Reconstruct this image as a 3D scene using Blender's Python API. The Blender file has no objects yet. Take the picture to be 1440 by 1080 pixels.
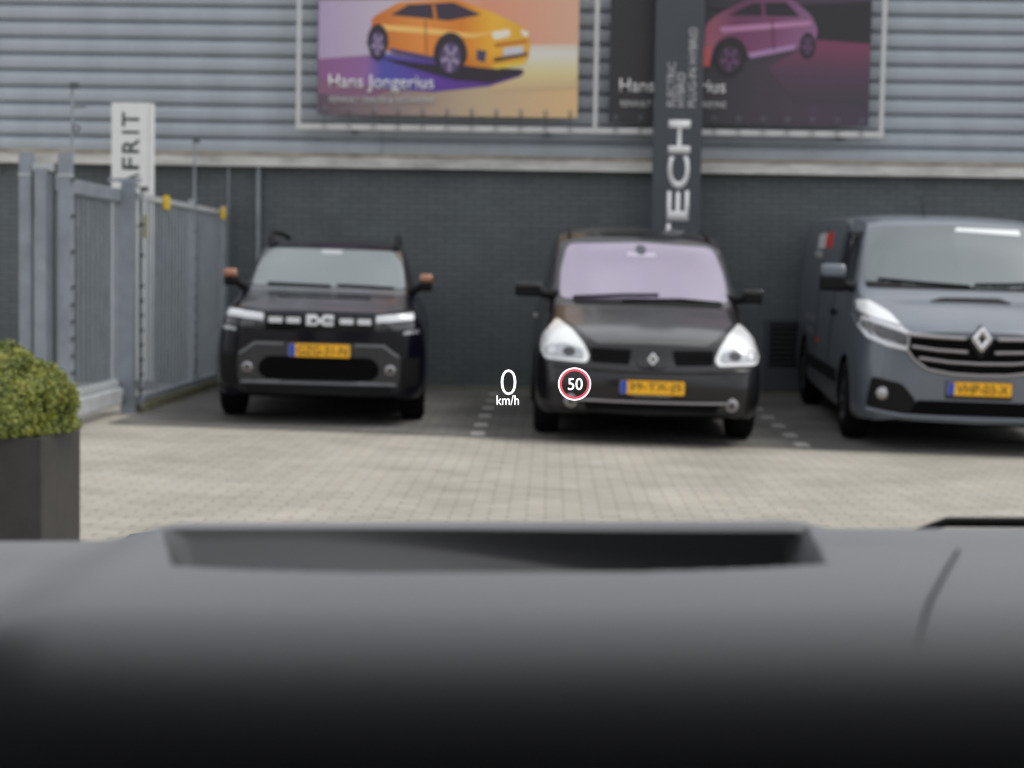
import bpy, bmesh, math, random
import numpy as np
from mathutils import Vector, Matrix
from mathutils.bvhtree import BVHTree
random.seed(7); np.random.seed(7)
S = bpy.context.scene
C = S.collection
R = math.radians

# ------------------------------------------------------------------ camera
EYE = 1.27
cam_d = bpy.data.cameras.new('camera'); cam = bpy.data.objects.new('camera', cam_d); C.objects.link(cam)
yaw, pitch, roll = R(1.19), R(3.62), 0.0165
F = Vector((-math.sin(yaw)*math.cos(pitch), math.cos(yaw)*math.cos(pitch), -math.sin(pitch)))
R0 = F.cross(Vector((0, 0, 1))).normalized(); U0 = R0.cross(F)
RT = math.cos(roll)*R0 + math.sin(roll)*U0; UP = math.cos(roll)*U0 - math.sin(roll)*R0
ROT = Matrix((RT, UP, -F)).transposed()
cam.matrix_world = Matrix.Translation((0, 0, EYE)) @ ROT.to_4x4()
cam_d.lens = 60; cam_d.sensor_width = 36; cam_d.clip_start = .05; cam_d.clip_end = 400
cam_d.dof.use_dof = True; cam_d.dof.focus_distance = 2.5; cam_d.dof.aperture_fstop = 6.5
S.camera = cam

# ------------------------------------------------------------------ sky and sun (bright overcast)
W = bpy.data.worlds.new('World'); S.world = W; W.use_nodes = True
wt = W.node_tree; bg = wt.nodes['Background']
sky = wt.nodes.new('ShaderNodeTexSky'); sky.sky_type = 'NISHITA'; sky.sun_disc = False
SUN_EL, SUN_AZ = R(56), R(75)
sky.sun_elevation = SUN_EL; sky.sun_rotation = SUN_AZ; sky.dust_density = 4; sky.air_density = 1.2
hs = wt.nodes.new('ShaderNodeHueSaturation'); hs.inputs['Saturation'].default_value = .22
wt.links.new(sky.outputs[0], hs.inputs['Color']); 
# a high even cloud deck over the clear sky: soft noise in the view direction
tcw = wt.nodes.new('ShaderNodeTexCoord'); cn = wt.nodes.new('ShaderNodeTexNoise'); cn.inputs['Scale'].default_value = 3.0; cn.inputs['Detail'].default_value = 5
wt.links.new(tcw.outputs['Generated'], cn.inputs['Vector'])
cr = wt.nodes.new('ShaderNodeMapRange'); cr.inputs[1].default_value = .3; cr.inputs[2].default_value = .7; cr.inputs[3].default_value = 4.8; cr.inputs[4].default_value = 10.5
wt.links.new(cn.outputs[0], cr.inputs[0])
cs = wt.nodes.new('ShaderNodeVectorMath'); cs.operation = 'SCALE'; cs.inputs[0].default_value = (.96, .985, 1.03); wt.links.new(cr.outputs[0], cs.inputs['Scale'])
cm = wt.nodes.new('ShaderNodeMix'); cm.data_type = 'RGBA'; cm.inputs[0].default_value = .72
wt.links.new(hs.outputs[0], cm.inputs[6]); wt.links.new(cs.outputs[0], cm.inputs[7]); wt.links.new(cm.outputs[2], bg.inputs['Color'])
bg.inputs['Strength'].default_value = .12
sd = bpy.data.lights.new('sun', 'SUN'); sd.energy = 1.5; sd.angle = R(20); sd.color = (1, .97, .93)
sun = bpy.data.objects.new('sun', sd); C.objects.link(sun)
to_sun = Vector((math.sin(SUN_AZ)*math.cos(SUN_EL), math.cos(SUN_AZ)*math.cos(SUN_EL), math.sin(SUN_EL)))
sun.rotation_euler = to_sun.to_track_quat('Z', 'Y').to_euler(); sun.location = (0, 0, 30)
S.view_settings.view_transform = 'Standard'; S.view_settings.look = 'None'
S.view_settings.gamma = 1; S.view_settings.exposure = 0.35

# ------------------------------------------------------------------ helpers
def lin(r, g, b):
    f = lambda c: ((c/255+.055)/1.055)**2.4 if c > 10 else c/255/12.92
    return (f(r), f(g), f(b))

def mat(name, col, rough=.6, metal=0, ior=1.5, coat=0, crough=.12, var=0, vscale=6, bump=0, bscale=80, emit=0, tint=None, stretch=None):
    m = bpy.data.materials.new(name); m.use_nodes = True
    nt = m.node_tree; b = nt.nodes['Principled BSDF']
    b.inputs['Base Color'].default_value = (*col, 1)
    b.inputs['Roughness'].default_value = rough; b.inputs['Metallic'].default_value = metal
    b.inputs['IOR'].default_value = ior; b.inputs['Coat Weight'].default_value = coat
    b.inputs['Coat Roughness'].default_value = crough
    if tint: b.inputs['Specular Tint'].default_value = (*tint, 1)
    if emit:
        b.inputs['Emission Color'].default_value = (*col, 1); b.inputs['Emission Strength'].default_value = emit
    if var or bump:
        tc = nt.nodes.new('ShaderNodeTexCoord'); vec = tc.outputs['Object']
        if stretch:
            mp = nt.nodes.new('ShaderNodeMapping'); mp.inputs['Scale'].default_value = stretch
            nt.links.new(vec, mp.inputs[0]); vec = mp.outputs[0]
    if var:
        n = nt.nodes.new('ShaderNodeTexNoise'); n.inputs['Scale'].default_value = vscale; n.inputs['Detail'].default_value = 6
        n.inputs['Roughness'].default_value = .65
        nt.links.new(vec, n.inputs['Vector'])
        mr = nt.nodes.new('ShaderNodeMapRange'); mr.inputs[1].default_value = .3; mr.inputs[2].default_value = .7
        mr.inputs[3].default_value = 1-var; mr.inputs[4].default_value = 1+var
        nt.links.new(n.outputs[0], mr.inputs[0])
        mx = nt.nodes.new('ShaderNodeVectorMath'); mx.operation = 'SCALE'; mx.inputs[0].default_value = col
        nt.links.new(mr.outputs[0], mx.inputs['Scale']); nt.links.new(mx.outputs[0], b.inputs['Base Color'])
    if bump:
        n2 = nt.nodes.new('ShaderNodeTexNoise'); n2.inputs['Scale'].default_value = bscale; n2.inputs['Detail'].default_value = 4
        nt.links.new(vec, n2.inputs['Vector'])
        bp = nt.nodes.new('ShaderNodeBump'); bp.inputs['Strength'].default_value = bump; bp.inputs['Distance'].default_value = .01
        nt.links.new(n2.outputs[0], bp.inputs['Height']); nt.links.new(bp.outputs[0], b.inputs['Normal'])
    return m

def masonry(name, c1, c2, mortar, w, h, gap, vertical, rough=.85, bump=.5, stain=.25, sscale=.7, turn=False):
    """brick or paver material in metres; vertical: laid out on x/z, else on x/y"""
    m = bpy.data.materials.new(name); m.use_nodes = True
    nt = m.node_tree; L = nt.links; b = nt.nodes['Principled BSDF']; b.inputs['Roughness'].default_value = rough
    tc = nt.nodes.new('ShaderNodeTexCoord'); sx = nt.nodes.new('ShaderNodeSeparateXYZ'); cx = nt.nodes.new('ShaderNodeCombineXYZ')
    L.new(tc.outputs['Object'], sx.inputs[0]); L.new(sx.outputs['X'], cx.inputs['X'])
    L.new(sx.outputs['Z' if vertical else 'Y'], cx.inputs['Y'])
    br = nt.nodes.new('ShaderNodeTexBrick'); vec = cx.outputs[0]
    if turn:
        mp = nt.nodes.new('ShaderNodeMapping'); mp.inputs['Rotation'].default_value = (0, 0, R(45)); L.new(vec, mp.inputs[0]); vec = mp.outputs[0]
    L.new(vec, br.inputs['Vector'])
    br.inputs['Color1'].default_value = (*c1, 1); br.inputs['Color2'].default_value = (*c2, 1); br.inputs['Mortar'].default_value = (*mortar, 1)
    br.inputs['Scale'].default_value = 1; br.inputs['Mortar Size'].default_value = gap; br.inputs['Mortar Smooth'].default_value = .3
    br.inputs['Brick Width'].default_value = w; br.inputs['Row Height'].default_value = h
    n = nt.nodes.new('ShaderNodeTexNoise'); n.inputs['Scale'].default_value = sscale; n.inputs['Detail'].default_value = 8; n.inputs['Roughness'].default_value = .65
    L.new(tc.outputs['Object'], n.inputs['Vector'])
    mr = nt.nodes.new('ShaderNodeMapRange'); mr.inputs[1].default_value = .3; mr.inputs[2].default_value = .7
    mr.inputs[3].default_value = 1-stain; mr.inputs[4].default_value = 1+stain
    L.new(n.outputs[0], mr.inputs[0])
    sc = nt.nodes.new('ShaderNodeVectorMath'); sc.operation = 'SCALE'
    L.new(br.outputs['Color'], sc.inputs[0]); L.new(mr.outputs[0], sc.inputs['Scale'])
    L.new(sc.outputs[0], b.inputs['Base Color'])
    bp = nt.nodes.new('ShaderNodeBump'); bp.inputs['Strength'].default_value = bump; bp.inputs['Distance'].default_value = .008; bp.invert = True
    L.new(br.outputs['Fac'], bp.inputs['Height']); L.new(bp.outputs[0], b.inputs['Normal'])
    return m

def obj(name, bm, m, parent=None, smooth=False, sharp=35):
    me = bpy.data.meshes.new(name)
    if isinstance(bm, bmesh.types.BMesh):
        bm.normal_update(); bm.to_mesh(me); bm.free()
    else:
        me = bm
    o = bpy.data.objects.new(name, me); C.objects.link(o)
    if m: me.materials.append(m)
    if smooth:
        me.polygons.foreach_set('use_smooth', [True]*len(me.polygons))
        me.set_sharp_from_angle(angle=R(sharp))
    if parent: o.parent = parent
    return o

def thing(name, label, cat, loc=(0, 0, 0), rot=(0, 0, 0), group=None):
    o = bpy.data.objects.new(name, None); C.objects.link(o); o.location = loc; o.rotation_euler = rot
    o.empty_display_size = .2
    return tag(o, label, cat, group)

def tag(o, label, cat, group=None):
    o['label'] = label; o['category'] = cat
    if group: o['group'] = group
    return o

def struct(o, kind='structure'):
    o['kind'] = kind; return o

def box(bm, x0, x1, y0, y1, z0, z1, bev=0, rot=None):
    r = bmesh.ops.create_cube(bm, size=1)
    vs = r['verts']
    for v in vs:
        v.co = Vector((x0+(v.co.x+.5)*(x1-x0), y0+(v.co.y+.5)*(y1-y0), z0+(v.co.z+.5)*(z1-z0)))
    if bev:
        es = list({e for v in vs for e in v.link_edges})
        bmesh.ops.bevel(bm, geom=es, offset=bev, segments=3, affect='EDGES', profile=.6)
    return bm

def nbox(*a, bev=0):
    return box(bmesh.new(), *a, bev=bev)

def tube(bm, pts, r, seg=8, caps=True):
    pts = [Vector(p) for p in pts]; rings = []
    for i, p in enumerate(pts):
        t = (pts[min(i+1, len(pts)-1)]-pts[max(i-1, 0)]).normalized()
        a = t.cross(Vector((0, 0, 1)))
        if a.length < .1: a = t.cross(Vector((1, 0, 0)))
        a.normalize(); b = t.cross(a)
        rr = r[i] if isinstance(r, (list, tuple)) else r
        rings.append([bm.verts.new(p+rr*(math.cos(k*2*math.pi/seg)*a+math.sin(k*2*math.pi/seg)*b)) for k in range(seg)])
    for i in range(len(rings)-1):
        for k in range(seg):
            bm.faces.new((rings[i][k], rings[i][(k+1) % seg], rings[i+1][(k+1) % seg], rings[i+1][k]))
    if caps:
        bm.faces.new(rings[0][::-1]); bm.faces.new(rings[-1])
    return bm

def lathe_x(bm, prof, seg=40, x0=0, yc=0, zc=0):
    """prof: (x, r); revolved about an axis along x"""
    rings = []
    for x, r in prof:
        rings.append([bm.verts.new((x0+x, yc+r*math.cos(k*2*math.pi/seg), zc+r*math.sin(k*2*math.pi/seg))) for k in range(seg)])
    for i in range(len(rings)-1):
        for k in range(seg):
            bm.faces.new((rings[i][k], rings[i][(k+1) % seg], rings[i+1][(k+1) % seg], rings[i+1][k]))
    return bm

FONT_CACHE = {}
def text_bm(s, w, h, thick=.004, bold=0.0):
    """text as a bmesh in x/z plane (facing -y) scaled to fill w x h, lower left at origin"""
    cu = bpy.data.curves.new('t', 'FONT'); cu.body = s; cu.size = 1; cu.extrude = 0; cu.offset = bold; cu.resolution_u = 4
    o = bpy.data.objects.new('t', cu); C.objects.link(o)
    dg = bpy.context.evaluated_depsgraph_get()
    me = bpy.data.meshes.new_from_object(o.evaluated_get(dg))
    bpy.data.objects.remove(o); bpy.data.curves.remove(cu)
    bm = bmesh.new(); bm.from_mesh(me); bpy.data.meshes.remove(me)
    xs = [v.co.x for v in bm.verts]; ys = [v.co.y for v in bm.verts]
    x0, x1, y0, y1 = min(xs), max(xs), min(ys), max(ys)
    for v in bm.verts:
        v.co = Vector(((v.co.x-x0)/(x1-x0)*w, 0, (v.co.y-y0)/(y1-y0)*h))
    ext(bm, Vector((0, -thick, 0)))
    return bm

def ext(bm, d):
    r = bmesh.ops.extrude_face_region(bm, geom=bm.faces[:])
    for g in r['geom']:
        if isinstance(g, bmesh.types.BMVert): g.co += d
    bmesh.ops.recalc_face_normals(bm, faces=bm.faces[:])

def xform(bm, M):
    bmesh.ops.transform(bm, matrix=M, verts=bm.verts[:]); return bm

def join(bm, other):
    me = bpy.data.meshes.new('j'); other.to_mesh(me); other.free(); bm.from_mesh(me); bpy.data.meshes.remove(me); return bm

def prism(pts, y, thick):
    """polygon (x,z) extruded from plane y towards the viewer by thick"""
    bm = bmesh.new(); f = bm.faces.new([bm.verts.new((p[0], y, p[1])) for p in pts])
    bmesh.ops.triangulate(bm, faces=[f]); ext(bm, Vector((0, -thick, 0))); return bm

def ellipse(cx, cz, rx, rz, n=28):
    return [(cx+rx*math.cos(k*2*math.pi/n), cz+rz*math.sin(k*2*math.pi/n)) for k in range(n)]

def rounded(poly, r, n=4):
    out = []; N = len(poly)
    for i in range(N):
        p = Vector(poly[i]); a = Vector(poly[i-1])-p; b = Vector(poly[(i+1) % N])-p
        rr = min(r, a.length*.45, b.length*.45)
        pa = p+a.normalized()*rr; pb = p+b.normalized()*rr
        for k in range(n+1):
            t = k/n; q = (1-t)**2*pa+2*t*(1-t)*p+t*t*pb; out.append((q.x, q.y))
    return out

def rect(x0, x1, z0, z1, r=0):
    p = [(x0, z0), (x1, z0), (x1, z1), (x0, z1)]
    return rounded(p, r) if r else p

def mirror(poly): return [(-x, z) for x, z in poly][::-1]

def gz(x, y):
    t = min(1, max(0, (19.3-y)/5.3)); x = min(9, max(-6, x))
    return -.018*(x+3.75)*t

# ------------------------------------------------------------------ materials
M = dict(
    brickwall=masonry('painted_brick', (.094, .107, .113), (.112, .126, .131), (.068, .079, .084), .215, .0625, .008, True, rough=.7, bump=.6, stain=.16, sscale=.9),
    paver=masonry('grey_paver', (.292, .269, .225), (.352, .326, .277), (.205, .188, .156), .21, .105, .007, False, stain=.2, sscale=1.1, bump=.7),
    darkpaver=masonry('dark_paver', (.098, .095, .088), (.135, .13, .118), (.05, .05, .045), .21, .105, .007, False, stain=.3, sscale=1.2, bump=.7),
    whitepaver=mat('white_paver', (.36, .35, .33), .8, var=.2, vscale=20),
    moss=mat('mossy_concrete', (.115, .112, .07), .95, var=.5, vscale=5, bump=.5, bscale=50),
    clad=mat('grey_cladding', (.37, .405, .445), .5, var=.10, vscale=1.6, stretch=(1.6, 1, .35)),
    band=mat('weathered_flashing', (.58, .57, .54), .8, var=.36, vscale=2.2, stretch=(.8, 1, 3), bump=.3, bscale=20),
    bandcap=mat('flashing_lip', (.36, .31, .24), .8, var=.4, vscale=4),
    galv=mat('galvanised_steel', (.25, .28, .315), .5, metal=.35, var=.18, vscale=5, bump=.1),
    galvlight=mat('pale_galvanised_steel', (.42, .44, .45), .5, metal=.2, var=.15, vscale=6),
    galvdark=mat('dull_steel', (.17, .18, .19), .6, metal=.3, var=.2, vscale=8),
    rail=mat('aluminium_rail', (.55, .545, .54), .45, metal=.2, var=.08),
    insul=mat('insulator_plastic', (.075, .078, .08), .5),
    yellow=mat('yellow_plastic', lin(222, 186, 40), .5, var=.1),
    notice=mat('faded_notice', lin(170, 168, 140), .7, var=.15),
    white=mat('white_enamel', (.74, .75, .74), .45, var=.04),
    ink=mat('dark_lettering', (.03, .05, .045), .5),
    signdark=mat('charcoal_sign', (.045, .055, .068), .4, var=.1, vscale=2),
    signwhite=mat('white_lettering', (.8, .8, .8), .5),
    planter=mat('dark_planter', (.030, .0275, .026), .55, var=.25, vscale=9, bump=.15, bscale=30),
    soil=mat('soil', (.03, .022, .015), .95, bump=.6, bscale=40),
    leaf=None,
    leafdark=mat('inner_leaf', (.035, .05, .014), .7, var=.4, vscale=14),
    stem=mat('stem_bark', (.08, .06, .04), .9, var=.3),
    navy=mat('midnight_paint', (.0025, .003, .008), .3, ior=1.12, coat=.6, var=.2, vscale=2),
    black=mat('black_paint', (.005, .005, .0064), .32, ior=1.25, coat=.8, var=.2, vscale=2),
    navysheen=mat('midnight_sheen', (.048, .046, .054), .3, ior=1.5, coat=1, var=.15, vscale=3), blacksheen=mat('black_sheen', (.040, .040, .043), .35, ior=1.5, coat=.9, var=.15, vscale=3),  # lighter copies of the body paints: bonnet reflections put into the colour
    grey=mat('blue_grey_paint', (.115, .134, .162), .38, metal=.25, coat=.8, var=.06, vscale=2),
    rubber=mat('tyre_rubber', (.0065, .0065, .007), .9, ior=1.2, bump=.2, bscale=60),
    arch=mat('wheel_well', (.004, .004, .004), .95, ior=1.1),
    plastic=mat('black_plastic', (.007, .007, .0075), .6, ior=1.25, var=.2, vscale=10),
    skid=mat('grey_bumper_plastic', (.042, .040, .041), .55, ior=1.3, var=.12, vscale=8),
    gloss=mat('gloss_black', (.004, .004, .005), .12, ior=1.35),
    mesh=mat('grille_mesh', (.003, .003, .0035), .8, ior=1.15),
    chrome=mat('chrome', (.66, .66, .67), .18, metal=1),
    chrome2=mat('satin_chrome', (.34, .325, .33), .3, metal=.9),
    rim=mat('alloy_rim', (.10, .10, .105), .4, metal=.8, var=.1),
    copper=mat('copper_paint', (.36, .17, .095), .35, metal=.3, coat=.6),
    lampwhite=mat('lamp_lens', (.72, .74, .74), .15, coat=1),
    lampgrey=mat('lamp_reflector', (.40, .41, .43), .2, metal=.6, coat=1),
    lampdark=mat('smoked_lens', (.025, .026, .03), .12, coat=1),
    drl=mat('daytime_lamp', (.66, .68, .71), .3, coat=1),
    glass_a=mat('windscreen_glass', (.075, .09, .095), .06, ior=2.15, coat=.5, tint=(.9, 1, 1)),
    glass_b=mat('heat_reflecting_glass', (.20, .16, .24), .06, ior=2.4, coat=.6, tint=(.97, .92, 1)),
    glass_c=mat('van_glass', (.075, .086, .09), .07, ior=2.0, coat=.5, tint=(.9, 1, 1)),
    lilac=mat('pale_mirror_back', (.42, .39, .47), .4), cowl=mat('cowl_reflection', (.10, .11, .115), .3, coat=.6),  # cowl: reflection along the bonnet's rear painted as a pale tone
    sideglass=mat('tinted_side_glass', (.012, .013, .015), .05, ior=1.5),
    plate=mat('yellow_plate', lin(244, 180, 20), .4),
    eu=mat('blue_plate_band', lin(38, 74, 170), .4),
    plateink=mat('plate_lettering', (.02, .018, .01), .5),
    red=mat('red_vinyl', lin(190, 50, 45), .5),
    palevinyl=mat('pale_vinyl', (.5, .5, .5), .5),
    greyvinyl=mat('grey_vinyl', (.17, .175, .185), .5),
    dash=mat('soft_dashboard', (.10, .104, .113), .42, ior=1.75, bump=.06, bscale=900),
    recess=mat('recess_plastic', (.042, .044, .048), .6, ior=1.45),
    tint=None,
    cabin=mat('dark_headlining', (.02, .02, .021), .9),
    hudwhite=mat('projected_white', (1, 1, 1), .5, emit=1.3),
    hudred=mat('projected_red', (.55, .06, .085), .5, emit=.8),
)

def tinted(name, k):
    m = bpy.data.materials.new(name); m.use_nodes = True; nt = m.node_tree; nt.nodes.remove(nt.nodes['Principled BSDF'])
    t = nt.nodes.new('ShaderNodeBsdfTransparent'); t.inputs[0].default_value = (k, k, k*1.02, 1); g = nt.nodes.new('ShaderNodeBsdfGlossy'); g.inputs['Roughness'].default_value = .03
    x = nt.nodes.new('ShaderNodeMixShader'); x.inputs[0].default_value = .07
    nt.links.new(t.outputs[0], x.inputs[1]); nt.links.new(g.outputs[0], x.inputs[2]); nt.links.new(x.outputs[0], nt.nodes['Material Output'].inputs[0]); return m
def leaf_mat():
    m = mat('box_leaf', (.2, .19, .03), .5); nt = m.node_tree; b = nt.nodes['Principled BSDF']
    tc = nt.nodes.new('ShaderNodeTexCoord'); n = nt.nodes.new('ShaderNodeTexNoise'); n.inputs['Scale'].default_value = 17; n.inputs['Detail'].default_value = 7; n.inputs['Roughness'].default_value = .7
    nt.links.new(tc.outputs['Object'], n.inputs['Vector']); r = nt.nodes.new('ShaderNodeValToRGB'); nt.links.new(n.outputs[0], r.inputs[0])
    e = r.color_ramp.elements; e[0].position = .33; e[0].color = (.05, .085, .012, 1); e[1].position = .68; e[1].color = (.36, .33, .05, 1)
    q = e.new(.5); q.color = (.17, .20, .022, 1)
    nt.links.new(r.outputs[0], b.inputs['Base Color']); return m
M['leaf'] = leaf_mat()
M['tint'] = tinted('cabin_shade_glass', .2)  # dark tint added to cut the side light on the dashboard
# ------------------------------------------------------------------ ground
def ground_sheet(name, m, x0, x1, y0, y1, dz, nx, ny):
    bm = bmesh.new(); g = []
    for j in range(ny+1):
        y = y0+(y1-y0)*j/ny
        g.append([bm.verts.new((x0+(x1-x0)*i/nx, y, gz(x0+(x1-x0)*i/nx, y)+dz)) for i in range(nx+1)])
    for j in range(ny):
        for i in range(nx): bm.faces.new((g[j][i], g[j][i+1], g[j+1][i+1], g[j+1][i]))
    return struct(obj(name, bm, m, smooth=True))
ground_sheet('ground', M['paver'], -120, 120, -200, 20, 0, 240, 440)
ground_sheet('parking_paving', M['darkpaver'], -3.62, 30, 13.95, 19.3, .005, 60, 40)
ground_sheet('kerb_strip', M['moss'], -30, 30, 18.98, 19.3, .012, 120, 4)
def marks(x, ys, w):
    bm = bmesh.new()
    for y in ys:
        z = gz(x, y)
        box(bm, x-w/2, x+w/2, y-.13, y+.13, z-.01, z+.010)
    return struct(obj('bay_marking', bm, M['whitepaver']))
marks(-.575, (14.2, 14.95, 15.8, 16.65, 17.5, 18.3), .115)
marks(2.13, (14.25, 14.95, 15.7, 16.5, 17.3, 18.1), .115)

# ------------------------------------------------------------------ building
bld = thing('building', 'long showroom wall of dark painted brick under grey ribbed metal cladding, behind the parked cars', 'building', (0, 19.3, 0))
WALL = 19.3
obj('brick_wall', nbox(-30, 30, 0, .3, -.3, 2.47), M['brickwall'], bld)
bm = bmesh.new(); prof = []
z = 2.60; PITCH = .1825
while z < 4.80:
    prof += [(-.096, z), (-.104, z+.018), (-.108, z+.045), (-.109, z+.085), (-.106, z+.112), (-.096, z+.128), (-.045, z+.139), (-.036, z+.165), (-.092, z+.1805)]
    z += PITCH
xs = [-30, -1.9, 6.1, 30]
for a, b in zip(xs[:-1], xs[1:]):
    vr = [[bm.verts.new((x, y, zz)) for y, zz in prof] for x in (a+.004, b-.004)]
    for i in range(len(prof)-1):
        bm.faces.new((vr[0][i], vr[1][i], vr[1][i+1], vr[0][i+1]))
obj('metal_cladding', bm, M['clad'], bld)
obj('backing_wall', nbox(-30, 30, 0, .3, 2.62, 4.96), M['galvdark'], bld)
bm = nbox(-30, 30, -.14, -.003, 2.45, 2.575)
obj('flashing', bm, M['band'], bld)
obj('flashing_lip', nbox(-30, 30, -.16, -.002, 2.577, 2.605), M['bandcap'], bld)
vent = obj('wall_vent', nbox(2.43, 3.15, -.025, -.002, .02, .84), M['signdark'], bld)
obj('vent_opening', nbox(2.49, 3.09, -.029, -.0255, .30, .79), M['arch'], vent)
for k in range(8):
    zz = .335+k*.058
    b2 = nbox(2.49, 3.09, -.05, -.03, zz, zz+.018); obj('louvre_slat', b2, M['signdark'], vent)
obj('drain_pipe', tube(bmesh.new(), [(-3.29, -.06, .02), (-3.29, -.06, 2.56)], .028, 10), M['galv'], bld, True)
for k in range(14):
    x = -6.2+k*1.12
    obj('wall_anchor', nbox(x-.012, x+.012, -.012, -.001, 2.34, 2.385), M['insul'], bld)

# ------------------------------------------------------------------ banner frame and banners
FY = 19.0
fr = thing('billboard', 'pale aluminium rail frame fixed on the cladding, holding both car banners', 'frame', (0, FY, 0))
ZB, ZT = 2.885, 4.80
for zz in (ZB, ZT): obj('rail', nbox(-2.84, 3.65, -.02, .02, zz-.034, zz+.034, bev=.006), M['rail'], fr)
for x in (-2.81, .475, 3.62): obj('upright', nbox(x-.024, x+.024, -.018, .018, ZB+.036, ZT-.036), M['rail'], fr)
for x in (-2.2, -.05, 1.3, 3.2):
    obj('bracket', nbox(x-.03, x+.03, .021, .195, ZB-.05, ZB+.01), M['galvdark'], fr)

def bx(x): return x-.0195-.0164*(x+2.79)
def P(px, py):   # banner artwork layout grid (126.3 units per metre on the wall) to metres
    return (bx((px-770)/126.3), EYE-(py-388-.0165*(px-720))/126.3)
def art(name, pts, m, y, par, t=.0012): return obj(name, prism([P(*p) for p in pts], y, t), m, par)
def wheel_art(par, px, py, rx, ry, y, hub, tyre):
    ex = lambda k: [(px+rx*k*math.cos(a), py+ry*k*math.sin(a)) for a in np.linspace(0, 2*math.pi, 26)[:-1]]
    w = art('pictured_wheel', ex(1), tyre, y, par)
    art('pictured_rim', ex(.72), hub[0], y-.0015, w)
    for k in range(5):
        a = k*2*math.pi/5+.4; c, s = math.cos(a), math.sin(a)
        q = [(px+rx*(.08*-s), py+ry*(.08*c)), (px+rx*(.66*c-.1*s), py+ry*(.66*s+.1*c)), (px+rx*(.66*c+.1*s), py+ry*(.66*s-.1*c)), (px+rx*(.08*s), py-ry*(.08*c))]
        art('pictured_spoke', q, hub[1], y-.003, w)
def gradient(name, stops, ax, lo, hi, stops2=None, rough=.5):
    m = bpy.data.materials.new(name); m.use_nodes = True; nt = m.node_tree; b = nt.nodes['Principled BSDF']; b.inputs['Roughness'].default_value = rough
    tc = nt.nodes.new('ShaderNodeTexCoord'); sx = nt.nodes.new('ShaderNodeSeparateXYZ'); nt.links.new(tc.outputs['Object'], sx.inputs[0])
    def ramp(a, l, h, st):
        mr = nt.nodes.new('ShaderNodeMapRange'); mr.inputs[1].default_value = l; mr.inputs[2].default_value = h
        nt.links.new(sx.outputs[a], mr.inputs[0]); r = nt.nodes.new('ShaderNodeValToRGB'); nt.links.new(mr.outputs[0], r.inputs[0])
        e = r.color_ramp.elements
        while len(e) < len(st): e.new(.5)
        for q, (p, c) in zip(e, st): q.position = p; q.color = (*lin(*c), 1)
        return r
    r1 = ramp(ax, lo, hi, stops)
    out = r1.outputs[0]
    if stops2:
        ax2, l2, h2, st2, mode = stops2
        r2 = ramp(ax2, l2, h2, st2); mx = nt.nodes.new('ShaderNodeMix'); mx.data_type = 'RGBA'; mx.blend_type = mode; mx.inputs[0].default_value = 1
        nt.links.new(out, mx.inputs[6]); nt.links.new(r2.outputs[0], mx.inputs[7]); out = mx.outputs[2]
    nt.links.new(out, b.inputs['Base Color']); return m
def flat(name, rgb): return mat(name, lin(*rgb), .5)

def ties(par, x0, x1, zb, y):
    n = 11
    for k in range(n):
        x = x0+.08+(x1-x0-.16)*k/(n-1)
        e = bmesh.new()
        pts = [(x+.022*math.cos(a), y-.004, zb+.06+.022*math.sin(a)) for a in np.linspace(0, 2*math.pi, 13)]
        tube(e, pts, .0045, 6, False); o = obj('eyelet', e, M['galv'], par, True)
        t = bmesh.new(); tube(t, [(x-.005, y-.004, zb+.04), (x-.01, y-.01, zb-.02), (x-.018, y-.03, ZB-.03)], .004, 6)
        tube(t, [(x+.005, y-.004, zb+.04), (x+.01, y-.01, zb-.02), (x+.018, y-.03, ZB-.03)], .004, 6)
        obj('elastic_tie', t, M['insul'], par)

# banner 1: yellow hatchback
b1 = thing('banner', 'wide vinyl banner picturing an orange yellow car on a purple floor', 'banner', (0, FY-.03, 0))
sheet = gradient('banner_sand', [(0, (96, 78, 92)), (.3, (150, 130, 128)), (.6, (196, 172, 140)), (1, (228, 188, 136))], 'X', -2.57, .35)
obj('sheet', nbox(bx(-2.573), bx(.348), 0, .008, 3.02, 4.70), sheet, b1)
art('pictured_wall', [(446, 5), (814, 5), (814, 68), (735, 66), (560, 78), (446, 86)], gradient('banner_wall', [(0, (178, 158, 190)), (.35, (205, 196, 205)), (.62, (222, 150, 120)), (1, (220, 176, 150))], 'X', -2.57, .35), -.001, b1)
art('pictured_glow', [(700, 67), (813, 67), (813, 128), (690, 132)], gradient('banner_glow', [(0, (206, 176, 136)), (.35, (222, 206, 150)), (.75, (222, 220, 210)), (1, (220, 190, 170))], 'Z', 3.32, 3.85), -.002, b1)
art('pictured_floor', [(446, 86), (545, 80), (700, 100), (736, 110), (690, 124), (610, 132), (550, 128), (446, 112)], gradient('banner_purple', [(0, (140, 92, 140)), (.22, (150, 104, 158)), (.3, (82, 84, 172)), (.55, (96, 60, 158)), (1, (92, 44, 130))], 'X', -2.57, -.3), -.003, b1)
art('pictured_mauve', [(446, 112), (550, 128), (520, 140), (446, 134)], flat('banner_mauve', (136, 96, 124)), -.0025, b1)
art('pictured_shadow', [(530, 84), (590, 92), (640, 96), (735, 101), (738, 107), (690, 120), (640, 116), (560, 94)], flat('banner_shadow', (44, 34, 46)), -.0045, b1)
orange = gradient('banner_orange', [(0, (196, 104, 40)), (.35, (232, 150, 70)), (.6, (222, 132, 44)), (.8, (240, 186, 60)), (1, (226, 176, 60))], 'X', -2.1, -.3, ('Z', 3.5, 4.3, [(0, (226, 190, 150)), (.3, (255, 245, 225)), (1, (255, 255, 255))], 'MULTIPLY'))
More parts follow.
